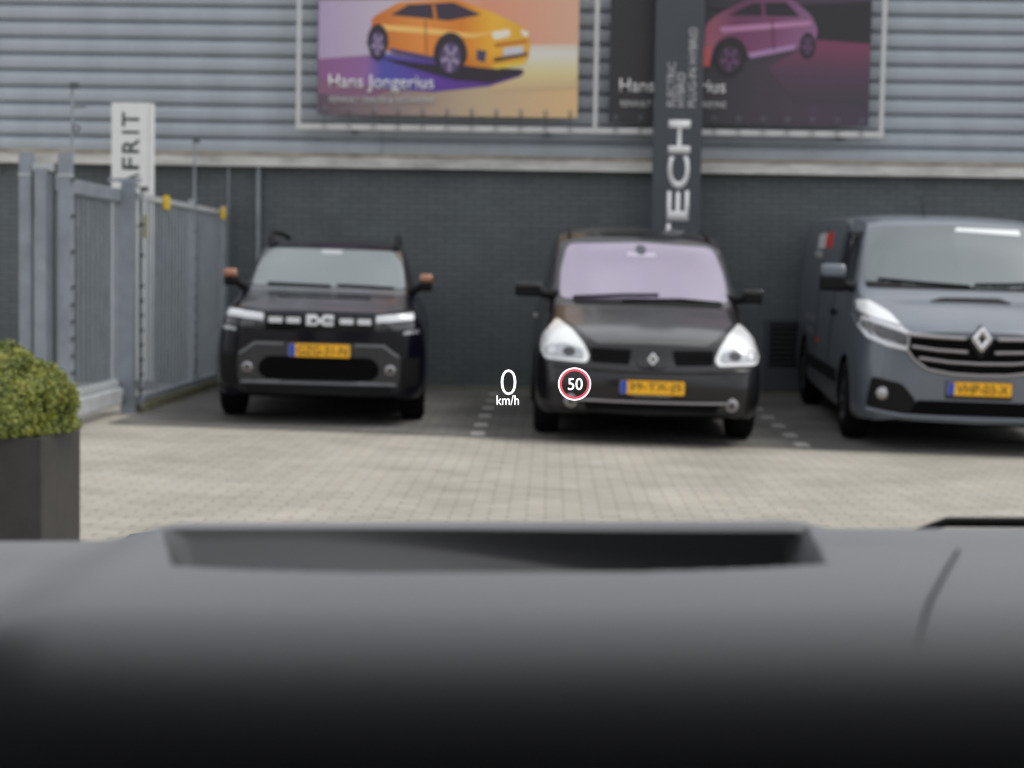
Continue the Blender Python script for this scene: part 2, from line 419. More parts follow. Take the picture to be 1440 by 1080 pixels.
art('pictured_body', rounded([(520, 30), (560, 8), (640, 4), (690, 22), (738, 44), (746, 62), (744, 84), (738, 92), (700, 101), (660, 97), (610, 86), (540, 74), (524, 66)], 9), orange, -.006, b1)
art('pictured_window', [(548, 26), (572, 12), (636, 9), (676, 26), (630, 34)], flat('banner_window', (60, 50, 66)), -.0075, b1)
art('pictured_sill', [(546, 71), (612, 84), (612, 90), (548, 77)], flat('banner_sill', (76, 66, 110)), -.0075, b1)
art('pictured_grille', [(694, 86), (742, 78), (742, 82), (696, 91)], flat('banner_grille', (60, 44, 44)), -.0075, b1)
art('pictured_plate', [(708, 72), (736, 69), (736, 79), (708, 83)], flat('banner_plate', (206, 204, 214)), -.0085, b1)
art('pictured_vent', [(670, 74), (684, 76), (682, 92), (670, 88)], flat('banner_vent', (70, 70, 96)), -.0075, b1)
art('pictured_lip', [(690, 97), (742, 88), (738, 94), (700, 101)], flat('banner_lip', (232, 200, 66)), -.0080, b1)
art('pictured_shoulder', rounded([(526, 38), (600, 44), (664, 52), (700, 50), (664, 58), (600, 52), (528, 46)], 4), flat('banner_highlight', (246, 196, 110)), -.0075, b1)
art('pictured_seam', [(596, 34), (598, 34), (600, 80), (598, 80)], flat('banner_seam', (150, 80, 40)), -.0078, b1)
art('pictured_pillar', [(606, 12), (610, 12), (614, 32), (609, 32)], flat('banner_pillar', (206, 124, 52)), -.0085, b1)
art('pictured_lamp', rounded([(690, 50), (716, 46), (718, 56), (694, 61)], 4), flat('banner_lamp', (238, 232, 214)), -.0082, b1)
art('pictured_lamp', rounded([(732, 46), (743, 50), (743, 57), (734, 55)], 3), flat('banner_lamp_small', (238, 232, 214)), -.0082, b1)
art('pictured_air_intake', rounded([(694, 66), (742, 60), (742, 64), (696, 71)], 2), flat('banner_intake', (190, 110, 40)), -.0078, b1)
art('pictured_arch', [(633+24*math.cos(a), 82+32*math.sin(a)) for a in np.linspace(math.pi*.95, math.pi*2.05, 20)]+[(650, 98), (614, 94)], flat('banner_arch', (52, 40, 46)), -.0088, b1)
art('pictured_arch', [(530+15*math.cos(a), 64+26*math.sin(a)) for a in np.linspace(math.pi*.95, math.pi*2.05, 16)]+[(542, 74), (522, 70)], flat('banner_arch_rear', (52, 40, 46)), -.0088, b1)
hub1 = (flat('banner_rim', (92, 76, 112)), flat('banner_spoke', (164, 148, 180))); tyre1 = flat('banner_tyre', (44, 38, 52))
wheel_art(b1, 633, 85, 20, 29, -.010, hub1, tyre1); wheel_art(b1, 530, 66, 13, 23, -.010, hub1, tyre1)
def banner_text(par, px, py, w):
    x, zz = P(px, py)
    t = text_bm('Hans Jongerius', w, .19, .002, .005); xform(t, Matrix.Translation((x, -.013, zz-.035)))
    obj('lettering', t, M['signwhite'], par)
    t = text_bm('RENAULT DEALER & OCCASIONS', w, .072, .002, .02); xform(t, Matrix.Translation((x+.01, -.013, zz-.155)))
    obj('lettering', t, M['palevinyl'], par)
banner_text(b1, 461, 127, 1.16)
ties(b1, bx(-2.573), bx(.348), 3.02, 0)
# banner 2: pink car on black
b2 = thing('banner', 'dark wide vinyl banner picturing a pink car, partly behind the charcoal pylon', 'banner', (0, FY-.03, 0))
obj('sheet', nbox(bx(.697), bx(3.60), 0, .008, 2.975, 4.70), gradient('banner_night', [(0, (44, 43, 48)), (.45, (60, 55, 62)), (.75, (74, 60, 76)), (1, (66, 58, 74))], 'X', .7, 3.6), b2)
art('pictured_floor', [(1150, 62), (1224, 68), (1224, 150), (1120, 148), (1080, 100)], gradient('banner_plum', [(0, (66, 58, 70)), (.5, (84, 60, 80)), (1, (122, 62, 90))], 'Z', 3.25, 3.85), -.0015, b2)
art('pictured_wall', [(990, 18), (1224, 10), (1224, 68), (1150, 62), (1060, 40)], flat('banner_black', (40, 38, 42)), -.002, b2)
pink = gradient('banner_pink', [(0, (176, 104, 122)), (.25, (120, 66, 100)), (.6, (132, 78, 114)), (1, (150, 108, 146))], 'X', 1.7, 2.9, ('Z', 3.5, 4.3, [(0, (190, 180, 200)), (.35, (255, 250, 255)), (1, (230, 230, 235))], 'MULTIPLY'))
art('pictured_body', rounded([(992, 40), (1010, 26), (1050, 6), (1110, 4), (1140, 28), (1150, 48), (1146, 66), (1118, 76), (1060, 86), (1014, 72), (1004, 78), (998, 98), (990, 96)], 8), pink, -.0045, b2)
art('pictured_window', [(1024, 28), (1056, 12), (1104, 10), (1124, 30)], flat('banner_window_dark', (38, 34, 42)), -.006, b2)
art('pictured_sill', [(1052, 80), (1118, 68), (1118, 75), (1056, 87)], flat('banner_sill_pink', (172, 132, 176)), -.006, b2)
art('pictured_corner', [(988, 74), (1000, 70), (999, 98), (990, 98)], flat('banner_coral', (206, 96, 96)), -.0062, b2)
art('pictured_shoulder', rounded([(1012, 44), (1070, 40), (1140, 36), (1140, 42), (1070, 48), (1014, 52)], 4), flat('banner_highlight_pink', (186, 130, 168)), -.006, b2)
art('pictured_seam', [(1084, 32), (1086, 32), (1090, 76), (1088, 76)], flat('banner_seam_pink', (80, 44, 70)), -.0062, b2)
art('pictured_pillar', [(1070, 12), (1074, 12), (1076, 30), (1071, 30)], flat('banner_pillar_pink', (120, 66, 100)), -.0075, b2)
art('pictured_arch', [(1027+25*math.cos(a), 86+29*math.sin(a)) for a in np.linspace(math.pi*.95, math.pi*2.05, 20)]+[(1046, 92), (1006, 96)], flat('banner_arch_dark', (44, 34, 42)), -.007, b2)
hub2 = (flat('banner_rim_dark', (66, 50, 70)), flat('banner_spoke_dark', (110, 76, 112))); tyre2 = flat('banner_tyre_dark', (36, 33, 38))
wheel_art(b2, 1027, 88, 21, 25, -.008, hub2, tyre2); wheel_art(b2, 1136, 70, 11, 18, -.008, hub2, tyre2)
banner_text(b2, 873, 134, 1.16)
ties(b2, bx(.697), bx(3.60), 2.975, 0)

# ------------------------------------------------------------------ dark sign pylon
py_ = thing('sign_pylon', 'tall charcoal sign pylon with white upright lettering, behind the black people carrier', 'sign', (1.45, 18.62, gz(1.43, 18.62)))
obj('panel', nbox(-.262, .262, 0, .14, .12, 5.0, bev=.012), M['signdark'], py_)
obj('base', nbox(-.30, .30, -.03, .17, 0, .12, bev=.01), M['galvdark'], py_)
def up_text(par, s, x, z0, length, height, m, bold=0, name='lettering', y=-.0005):
    """text running upward: x is its foot side on the right"""
    t = text_bm(s, length, height, .004, bold)
    xform(t, Matrix.Translation((x, y, z0)) @ Matrix.Rotation(-math.pi/2, 4, 'Y'))
    return obj(name, t, m, par)
ZG = gz(1.43, 18.62)
SC = 2400/18.62
def zp(py, px=953): return EYE-ZG-(py-388-.0165*(px-720))/SC
for ch, a, b in (('H', 217.5, 171.5), ('C', 267, 221.5), ('E', 311, 269), ('T', 357, 315), ('-', 383, 364), ('E', 431, 389)):
    up_text(py_, ch, (959-953)/SC, zp(a), (a-b)/SC, .235 if ch != '-' else .05, M['signwhite'], .022)
    if ch == '-': bpy.data.objects[py_.children[-1].name].location.x -= .09
for s, x1_, a, b, in (('ELECTRIC', 936.5, 153, 92), ('HYBRID', 950, 153, 106), ('PLUG-IN HYBRID', 965.5, 153, 44)):
    up_text(py_, s, (x1_-953)/SC, zp(a), (a-b)/SC, .085, M['palevinyl'], .006)

# ------------------------------------------------------------------ exit sign behind the fence
es = thing('exit_sign', 'slim white sign slab with dark upright lettering, standing behind the metal fence', 'sign', (-4.42, 18.0, 0))
obj('panel', nbox(-.215, .165, 0, .10, .1, 3.02, bev=.008), M['white'], es)
obj('side_panel', nbox(.167, .215, .03, .12, .1, 3.02, bev=.006), M['white'], es)
obj('base', nbox(-.25, .25, -.06, .18, 0, .1, bev=.01), M['galvdark'], es)
t0 = 0
zt = 1.27+(380.5-162)/133.3
for ch, a, b in (('T', 180, 160), ('I', 190, 184.5), ('R', 217, 197), ('F', 240, 223), ('A', 265, 245)):
    up_text(es, ch, .078, 1.27-(a-380.5)/133.3, (a-b)/133.3 if ch != 'I' else .03, .18, M['ink'], .018)

# ------------------------------------------------------------------ fence and sliding gate
FX = -3.65
fence = thing('metal_fence', 'galvanised fence of close vertical bars running to the brick wall beside the off-road car', 'fence', (FX, 15, 0))
bm = bmesh.new()
y = .16
while y < 4.18:
    if abs(y-2.5) > .07: box(bm, -.009, .009, y-.009, y+.009, .12, 1.93)
    y += .145
obj('bar_panel', bm, M['galv'], fence)
for z0 in (.10, 1.90):
    for a, b in ((.07, 2.46), (2.54, 4.2)):
        obj('rail', nbox(-.022, .022, a, b, z0-.004, z0+.046), M['galv'] if z0 < 1.5 else M['galvlight'], fence)
obj('plinth', nbox(-.05, .05, .1, 4.25, -.05, .075), M['moss'], fence)
for k, yy in enumerate((0, 2.5, 4.2)):
    w = .056 if k == 0 else .035; xo = -.055 if k == 0 else -.02
    obj('post', nbox(xo-w, xo+w, yy-w-.01, yy+w-.01, 0, 2.05 if k == 0 else 2.0), M['galv'], fence)
bm = bmesh.new(); bm2 = None
def insulator_mast(par, x, y, z1, hooks=False, ny=19):
    m = obj('insulator_mast', tube(bmesh.new(), [(x, y, .05), (x, y, z1)], .011, 8), M['galv'], par, True)
    for k in range(ny):
        zz = .22+k*.13 if k < 8 else 1.40+(k-8)*.27
        if zz > min(z1-.08, 1.95): break
        obj('insulator', tube(bmesh.new(), [(x-.02, y-.028, zz), (x+.026, y-.028, zz)], .015, 8), M['insul'], m, True)
    obj('mast_cap', nbox(x-.012, x+.05, y-.03, y+.03, z1-.01, z1+.03), M['insul'], m)
    if hooks:
        obj('hook_arm', tube(bmesh.new(), [(x, y, z1-.15), (x+.09, y, z1-.15), (x+.105, y, z1-.13)], .008, 6), M['galvdark'], m)
        obj('ring', tube(bmesh.new(), [(x+.032+.024*math.cos(a), y, z1-.31+.024*math.sin(a)) for a in np.linspace(0, 6.283, 13)], .008, 6, False), M['insul'], m)
    return m
insulator_mast(fence, .055, .02, 1.97)
insulator_mast(fence, .0, 2.5, 2.59)
insulator_mast(fence, .03, 4.2, 2.52, ny=0)
obj('strip', nbox(.03, .046, .09, .15, .15, 1.9), M['galvlight'], fence)
gate = thing('sliding_gate', 'galvanised sliding gate leaf with thick bottom beam, between the portal posts and the fence', 'gate', (-3.80, 12.9, 0))
bm = bmesh.new(); y = .1
while y < 1.98:
    box(bm, -.009, .009, y-.009, y+.009, .30, 1.87); y += .145
obj('bar_panel', bm, M['galv'], gate)
obj('top_rail', nbox(-.04, .04, .02, 2.05, 1.86, 1.975, bev=.012), M['galv'], gate)
obj('bottom_beam', nbox(-.07, .07, -.3, 2.0, .09, .235, bev=.02), M['galvlight'], gate)
obj('bottom_rail', nbox(-.03, .03, .02, 2.05, .245, .30), M['galvlight'], gate)
obj('end_post', nbox(-.04, .04, -.06, .02, .24, 1.98), M['galv'], gate)
obj('end_post', nbox(-.035, .035, 2.05, 2.11, .24, 1.98), M['galv'], gate)
obj('guide_roller', tube(bmesh.new(), [(-.09, 2.02, .16), (.09, 2.02, .16)], .055, 14), M['galvdark'], gate, True)
obj('reflector_strip', nbox(.036, .05, 2.07, 2.105, .3, 1.85), M['galvlight'], gate)
for k in range(12): obj('insulator', tube(bmesh.new(), [(.05, 2.08, .42+k*.118), (.058, 2.08, .42+k*.118)], .012, 8), M['galvdark'], gate, True)
portal = thing('gate_portal', 'galvanised guide portal of two square posts at the near end of the sliding gate', 'gate post', (-3.815, 12.9, 0))
for x in (-.15, .145):
    obj('post', nbox(x-.046, x+.046, -.046, .046, 0, 2.15), M['galv'], portal)
    obj('collar', nbox(x-.051, x+.051, -.051, .051, 1.965, 1.985), M['galvlight'], portal)
obj('cross_bracket', nbox(-.09, .075, -.062, -.045, 2.0, 2.06), M['galvlight'], portal)
obj('guide_post', nbox(-.052, .03, -.13, -.065, .02, 2.02), M['galv'], portal)
obj('guide_block', nbox(-.095, .09, -.04, .04, 1.99, 2.05), M['galvdark'], portal)
insulator_mast(portal, .19, .02, 2.64, True)
obj('guide_arm', nbox(-.02, .26, 1.88, 1.92, 2.03, 2.06), M['galv'], portal)
for (yy, lab) in ((16.1, 'small yellow warning plate on the fence top, the nearer of the two'), (18.9, 'small yellow warning plate on the fence top, at the far end by the brick wall')):
    w = thing('warning_plate', lab, 'sign', (FX+.03, yy, 1.845), group='yellow warning plates on the fence')
    obj('plate', nbox(-.004, .004, -.12, .12, 0, .125), M['yellow'], w)
    obj('plate_tab', nbox(-.004, .05, -.125, -.121, 0, .125), M['yellow'], w)
np_ = thing('notice_plate', 'faded pale notice plate fixed on the fence bars next to the thick post', 'sign', (FX+.05, 15.10, 1.555))
obj('plate', nbox(-.045, .045, -.004, .004, 0, .20), M['notice'], np_)
obj('plate_fixing', nbox(-.055, .0, .0045, .012, .08, .12), M['galvdark'], np_)

# ------------------------------------------------------------------ planter and shrub
pl = thing('planter', 'square dark grey planter box with a clipped green shrub in it', 'planter', (-2.39, 7.295, gz(-2.39, 7.3)))
zt = .567-gz(-2.39, 7.3)
bm = bmesh.new()
for a in ((-.297, .297, -.295, -.265), (-.297, .297, .265, .295), (-.297, -.267, -.264, .264), (.267, .297, -.264, .264)):
    box(bm, *a, 0, zt, bev=.004)
obj('box_wall', bm, M['planter'], pl)
obj('soil', nbox(-.266, .266, -.263, .263, .02, zt-.05), M['soil'], pl)
sh = thing('clipped_shrub', 'rounded yellow green box shrub growing in the dark planter', 'shrub', (-2.39, 7.295, zt+gz(-2.39, 7.3)-.05))
tube_bm = bmesh.new()
for k in range(5):
    a = k*1.25; tube(tube_bm, [(0, 0, 0), (.05*math.cos(a), .05*math.sin(a), .12), (.16*math.cos(a), .16*math.sin(a), .25)], [.016, .012, .006], 7)
obj('trunk', tube_bm, M['stem'], sh, True)
def lump(d):   # uneven clipped outline
    return (1+.05*math.sin(5*d.x+1)+.05*math.sin(6*d.y+2*d.z)+.045*math.sin(9*d.z+4*d.x)+.03*math.sin(14*d.x-9*d.y))
from mathutils import noise
cc = Vector((0, 0, .09)); rx, rz = .365, .315
def clump(p): return noise.noise(p*11)*.06+noise.noise(p*26)*.045
def shape(d, k):
    p = Vector((d.x*rx*k, d.y*rx*k, d.z*rz*k)); f = 1-.16*max(0, min(1, (-d.z-.02)/.3)); return cc+Vector((p.x*f, p.y*f, p.z))
core = bmesh.new(); bmesh.ops.create_icosphere(core, subdivisions=5, radius=1)
for v in core.verts:
    d = v.co.normalized(); k = .90*lump(d)+clump(d*.35); v.co = shape(d, k)
    v.co.z = max(v.co.z, .02)
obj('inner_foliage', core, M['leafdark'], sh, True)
vs, fs = [], []
for i in range(36000):
    d = Vector(np.random.normal(size=3)).normalized()
    if d.z < -.35 or d.y > .6: continue
    k = lump(d)+clump(d*.35)*1.3-.11*random.random()**1.4+.02*random.random()**3
    p = shape(d, k)
    if p.z < .055: continue
    n = (d+Vector(np.random.normal(size=3))*.6).normalized()
    a = n.cross(Vector(np.random.normal(size=3))).normalized(); b = n.cross(a)
    l = random.uniform(.006, .0115); w = l*.55
    o = len(vs); vs += [p-a*l, p+b*w+n*.0015, p+a*l, p-b*w+n*.0015]; fs.append((o, o+1, o+2, o+3))
me = bpy.data.meshes.new('foliage'); me.from_pydata([tuple(v) for v in vs], [], fs); me.update()
obj('foliage', me, M['leaf'], sh)

# ------------------------------------------------------------------ vehicles
def pchip(xk, yk, xq):
    xk = np.asarray(xk, float); yk = np.asarray(yk, float); h = np.diff(xk)[:, None]; d = np.diff(yk, axis=0)/h
    m = np.zeros_like(yk)
    for i in range(1, len(xk)-1):
        w1 = 2*h[i]+h[i-1]; w2 = h[i]+2*h[i-1]; ok = d[i-1]*d[i] > 0
        with np.errstate(all='ignore'):
            mm = (w1+w2)/(w1/d[i-1]+w2/d[i])
        m[i] = np.where(ok, mm, 0)
    m[0] = d[0]; m[-1] = d[-1]
    out = []
    for q in xq:
        i = min(max(np.searchsorted(xk, q, 'right')-1, 0), len(xk)-2); H = h[i][0]; t = (q-xk[i])/H
        out.append((2*t**3-3*t**2+1)*yk[i]+(t**3-2*t*t+t)*H*m[i]+(-2*t**3+3*t*t)*yk[i+1]+(t**3-t*t)*H*m[i+1])
    return np.array(out)

class Car:
    def __init__(s, root, stations, paint, axles, wr, ww, track, sub=5):
        s.root = root; n = len(stations[0][1]); tq = np.linspace(0, n-1, (n-1)*sub+1)
        rows = np.array([pchip(np.arange(n), np.array(p, float), tq).ravel() for y, p in stations])
        ys = [y for y, p in stations]; yq = []
        for a, b in zip(ys[:-1], ys[1:]):
            k = max(2, int((b-a)/.06)); yq += [a+(b-a)*i/k for i in range(k)]
        yq.append(ys[-1]); G = pchip(ys, rows, yq).reshape(len(yq), -1, 2); m = G.shape[1]
        bm = bmesh.new(); ring = []
        for j, y in enumerate(yq):
            Rr = [bm.verts.new((G[j, i, 0], y, G[j, i, 1])) for i in range(m)]
            Lr = [Rr[0]]+[bm.verts.new((-G[j, i, 0], y, G[j, i, 1])) for i in range(1, m-1)]+[Rr[-1]]
            ring.append((Rr, Lr))
        for j in range(len(yq)-1):
            for side in (0, 1):
                a, b = ring[j][side], ring[j+1][side]
                for i in range(m-1): bm.faces.new((a[i], a[i+1], b[i+1], b[i]))
        for j in (0, -1):
            Rr, Lr = ring[j]
            for i in range(m-1):
                q = [Rr[i], Rr[i+1], Lr[i+1], Lr[i]]; u = []
                for v in q:
                    if v not in u: u.append(v)
                if len(u) > 2: bm.faces.new(u)
        bmesh.ops.recalc_face_normals(bm, faces=bm.faces[:])
        o = obj('body', bm, paint); o.data.materials.append(M['arch'])
        # wheel wells are cut out of the shell
        cut = bmesh.new()
        for ay in axles:
            for sx in (-1, 1):
                x0, x1 = sorted((sx*(track-ww-.06), sx*1.4))
                r = bmesh.ops.create_cone(cut, segments=40, radius1=wr+.055, radius2=wr+.055, depth=x1-x0, cap_ends=True)
                xform_v(r['verts'], Matrix.Translation(((x0+x1)/2, ay, wr)) @ Matrix.Rotation(math.pi/2, 4, 'Y'))
        co = obj('cut', cut, None)
        md = o.modifiers.new('b', 'BOOLEAN'); md.object = co; md.operation = 'DIFFERENCE'; md.solver = 'EXACT'
        dg = bpy.context.evaluated_depsgraph_get(); me = bpy.data.meshes.new_from_object(o.evaluated_get(dg))
        o.modifiers.clear(); o.data = me; bpy.data.objects.remove(co)
        me.materials.clear(); me.materials.append(paint); me.materials.append(M['arch'])
        for p in me.polygons:
            c = p.center
            for ay in axles:
                if abs(c.x) < track+.3 and math.hypot(c.y-ay, c.z-wr) < wr+.06 and (abs(p.normal.x) < .35 or abs(c.x) < track-ww-.02): p.material_index = 1
            if p.normal.z < -.8 and c.z < .45: p.material_index = 1
        me.polygons.foreach_set('use_smooth', [True]*len(me.polygons)); me.set_sharp_from_angle(angle=R(32))
        o.parent = root; s.body = o
        b2 = bmesh.new(); b2.from_mesh(me); s.bvh = BVHTree.FromBMesh(b2); b2.free()
    def hit(s, a, b, side):
        if side == 'front': o, d = Vector((a, -3, b)), Vector((0, 1, 0))
        elif side == 'top': o, d = Vector((a, b, 4)), Vector((0, 0, -1))
        elif side == 'right': o, d = Vector((3, a, b)), Vector((-1, 0, 0))
        else: o, d = Vector((-3, a, b)), Vector((1, 0, 0))
        h, n, i, dist = s.bvh.ray_cast(o, d)
        if h is None:
            h, n, i, dist = s.bvh.find_nearest(o+d*3)
        if n.dot(d) > 0: n = -n
        return h, n
    def patch(s, name, poly, m, parent=None, side='front', off=.006, grid=.05, rnd=0, sink=.004):
        if rnd: poly = rounded(poly, rnd)
        bm = bmesh.new(); f = bm.faces.new([bm.verts.new((p[0], p[1], 0)) for p in poly])
        bmesh.ops.triangulate(bm, faces=[f])
        for ax in (0, 1):
            lo = min(p[ax] for p in poly); hi = max(p[ax] for p in poly); k = math.ceil(lo/grid)
            while k*grid < hi:
                co = [0, 0, 0]; co[ax] = k*grid; no = [0, 0, 0]; no[ax] = 1
                bmesh.ops.bisect_plane(bm, geom=bm.verts[:]+bm.edges[:]+bm.faces[:], plane_co=co, plane_no=no); k += 1
        bmesh.ops.remove_doubles(bm, verts=bm.verts[:], dist=1e-5)
        dn = {}
        for v in bm.verts:
            h, n = s.hit(v.co.x, v.co.y, side); dn[v] = (h, n)
        for v, (h, n) in dn.items(): v.co = h+n*off
        be = [e for e in bm.edges if e.is_boundary]; low = {}
        for e in be:
            for v in e.verts:
                if v not in low: low[v] = bm.verts.new(dn[v][0]-dn[v][1]*sink)
        for e in be:
            a, b = e.verts; bm.faces.new((a, b, low[b], low[a]))
        bmesh.ops.recalc_face_normals(bm, faces=bm.faces[:])
        return obj(name, bm, m, parent or s.root, True, 40)
    def line(s, name, pts, r, m, parent=None, side='front', off=.004, step=.04):
        P3 = []
        for (a, b) in zip(pts[:-1], pts[1:]):
            k = max(1, int(math.dist(a, b)/step))
            for i in range(k):
                h, n = s.hit(a[0]+(b[0]-a[0])*i/k, a[1]+(b[1]-a[1])*i/k, side); P3.append(h+n*off)
        h, n = s.hit(*pts[-1], side); P3.append(h+n*off)
        return obj(name, tube(bmesh.new(), P3, r, 8), m, parent or s.root, True, 60)
    def plate(s, zc, s_txt, yoff=.02, w=.52, h=.11, frame_text=None, xc=0):
        p, n = s.hit(xc, zc, 'front'); y = min(s.hit(xc+a, zc+b, 'front')[0].y for a in (-w/2, 0, w/2) for b in (-h/2, h/2))-yoff
        r = obj('licence_plate', prism(rounded([(xc-w/2, zc-h/2), (xc+w/2, zc-h/2), (xc+w/2, zc+h/2), (xc-w/2, zc+h/2)], .012), y+yoff+.01, yoff+.01), M['plate'], s.root)
        obj('country_band', prism(rect(xc-w/2+.002, xc-w/2+.058, zc-h/2+.002, zc+h/2-.002), y-.0002, .002), M['eu'], r)
        t = text_bm(s_txt, w-.10, .076, .002, .006); xform(t, Matrix.Translation((xc-w/2+.075, y-.0005, zc-.038)))
        obj('lettering', t, M['plateink'], r)
        obj('plate_holder', prism(rounded(rect(xc-w/2-.008, xc+w/2+.008, zc-h/2-.028, zc+h/2+.006), .01), y+yoff+.012, yoff), M['plastic'], r)
        if frame_text:
            t = text_bm(frame_text, w*.6, .016, .002, .004); xform(t, Matrix.Translation((xc-w*.3, y+.011, zc-h/2-.023)))
            obj('lettering', t, M['palevinyl'], r)
        return r
    def disc(s, name, x, z, r, m, parent=None, off=.012, dome=.3):
        p, n = s.hit(x, z, 'front'); bm = bmesh.new()
        rings = [(0, 1.0), (.5, .96), (1, .6), (1.1, 0.02)]
        rr = []
        for d, k in [(-.5, 1.0), (0, 1), (.35, .85), (.5, .5), (.55, .02)]:
            rr.append([bm.verts.new((x+r*k*math.cos(a), p.y-off-d*r*dome, z+r*k*math.sin(a))) for a in np.linspace(0, 2*math.pi, 25)[:-1]])
        for a, b in zip(rr[:-1], rr[1:]):
            for i in range(24): bm.faces.new((a[i], a[(i+1) % 24], b[(i+1) % 24], b[i]))
        bm.faces.new(rr[-1])
        bmesh.ops.recalc_face_normals(bm, faces=bm.faces[:])
        return obj(name, bm, m, parent or s.root, True)

def xform_v(vs, Mx):
    for v in vs: v.co = Mx @ v.co

def wheels(root, axles, track, r, w, rr, rim_m, spokes=5):
    """four wheels; track = half distance to the tyres' outer faces"""
    tp = [(-w*.5, rr*.98), (-w*.5, r*.86), (-w*.42, r*.965), (-w*.25, r), (w*.25, r), (w*.42, r*.965), (w*.5, r*.86), (w*.5, rr*.98)]
    rp = [(w*.47, rr), (w*.44, rr*.9), (w*.30, rr*.84), (w*.27, rr*.25), (w*.33, rr*.16), (w*.33, .004)]
    tme = rme = None; out = []
    for ay in axles:
        for sx in (1, -1):
            e = bpy.data.objects.new('wheel', None); C.objects.link(e); e.parent = root; e.empty_display_size = .1
            e.location = (sx*(track-w/2), ay, r); e.rotation_euler = (0, 0, 0 if sx > 0 else math.pi)
            if tme is None:
                t = obj('tyre', lathe_x(bmesh.new(), tp), M['rubber'], e, True, 50); tme = t.data
                bm = lathe_x(bmesh.new(), rp)
                for k in range(spokes):
                    a = k*2*math.pi/spokes; b = bmesh.new()
                    box(b, w*.28, w*.44, -.055*rr/.22, .055*rr/.22, rr*.1, rr*.93, bev=.006); xform(b, Matrix.Rotation(a, 4, 'X')); join(bm, b)
                q = obj('rim', bm, rim_m, e, True, 40); rme = q.data
            else:
                for nme, d in (('tyre', tme), ('rim', rme)):
                    c = bpy.data.objects.new(nme, d); C.objects.link(c); c.parent = e

def place(x, y, yaw_, wb, foh, label, name='car', cat='car'):
    z1 = gz(x, y+foh); z2 = gz(x, y+foh+wb); th = math.atan2(z2-z1, wb)
    sl = (gz(x-.7, y+foh)-gz(x+.7, y+foh))/1.4
    o = thing(name, label, cat, (x, y, z1-math.tan(th)*foh+.004)); o.rotation_euler = (th, sl, yaw_); return o

def mirror_unit(car, sx, xi, xo, y, z0, z1, m_cap, m_base, arm_z, deep=.16):
    e = bpy.data.objects.new('wing_mirror', None); C.objects.link(e); e.parent = car.root; e.location = (sx*(xi+xo)/2, y, (z0+z1)/2)
    w = (xo-xi); h = z1-z0
    b = nbox(-w/2, w/2, -.02, deep-.02, -h/2, h*.08, bev=min(.03, h*.2)); obj('mirror_base', b, m_base, e, True, 50)
    b = nbox(-w/2-.004, w/2+.004, -.03, deep-.03, -h*.02, h/2, bev=min(.045, h*.22)); obj('mirror_cap', b, m_cap, e, True, 50)
    b = nbox(-w/2+.02, w/2-.02, deep-.021, deep-.012, -h*.4, h*.4, bev=.004); obj('mirror_glass', b, M['chrome'], e)
    ax = -sx*w/2
    obj('mirror_arm', tube(bmesh.new(), [(ax, .05, -h*.28), (ax-sx*.14, .11, arm_z-(z0+z1)/2)], [.034, .05], 10), m_base, e, True)
    return e

def lozenge(par, x, z, y, w, h, m, thick=.02):
    """open rhombus badge"""
    bm = bmesh.new()
    o = [(0, h/2), (w/2, 0), (0, -h/2), (-w/2, 0)]; i = [(0, h*.27), (w*.13, 0), (0, -h*.27), (-w*.13, 0)]
    o = rounded(o, w*.16, 3)
    # outer ring to inner ring with ridge
    inn = []
    for (a, b) in o:
        t = max(abs(a)/(w/2), 1e-6)+abs(b)/(h/2); k = .36/t if t else 0; inn.append((a*k*.9, b*k*1.15))
    mid = [((a+c)/2, (b+d)/2) for (a, b), (c, d) in zip(o, inn)]
    ra = [[bm.verts.new((x+a, y-dy, z+b)) for a, b in ring] for ring, dy in ((o, 0), (o, thick*.5), (mid, thick), (inn, thick*.5), (inn, 0))]
    n = len(o)
    for p, q in zip(ra[:-1], ra[1:]):
        for k in range(n): bm.faces.new((p[k], p[(k+1) % n], q[(k+1) % n], q[k]))
    bmesh.ops.recalc_face_normals(bm, faces=bm.faces[:])
    return obj('emblem', bm, m, par)

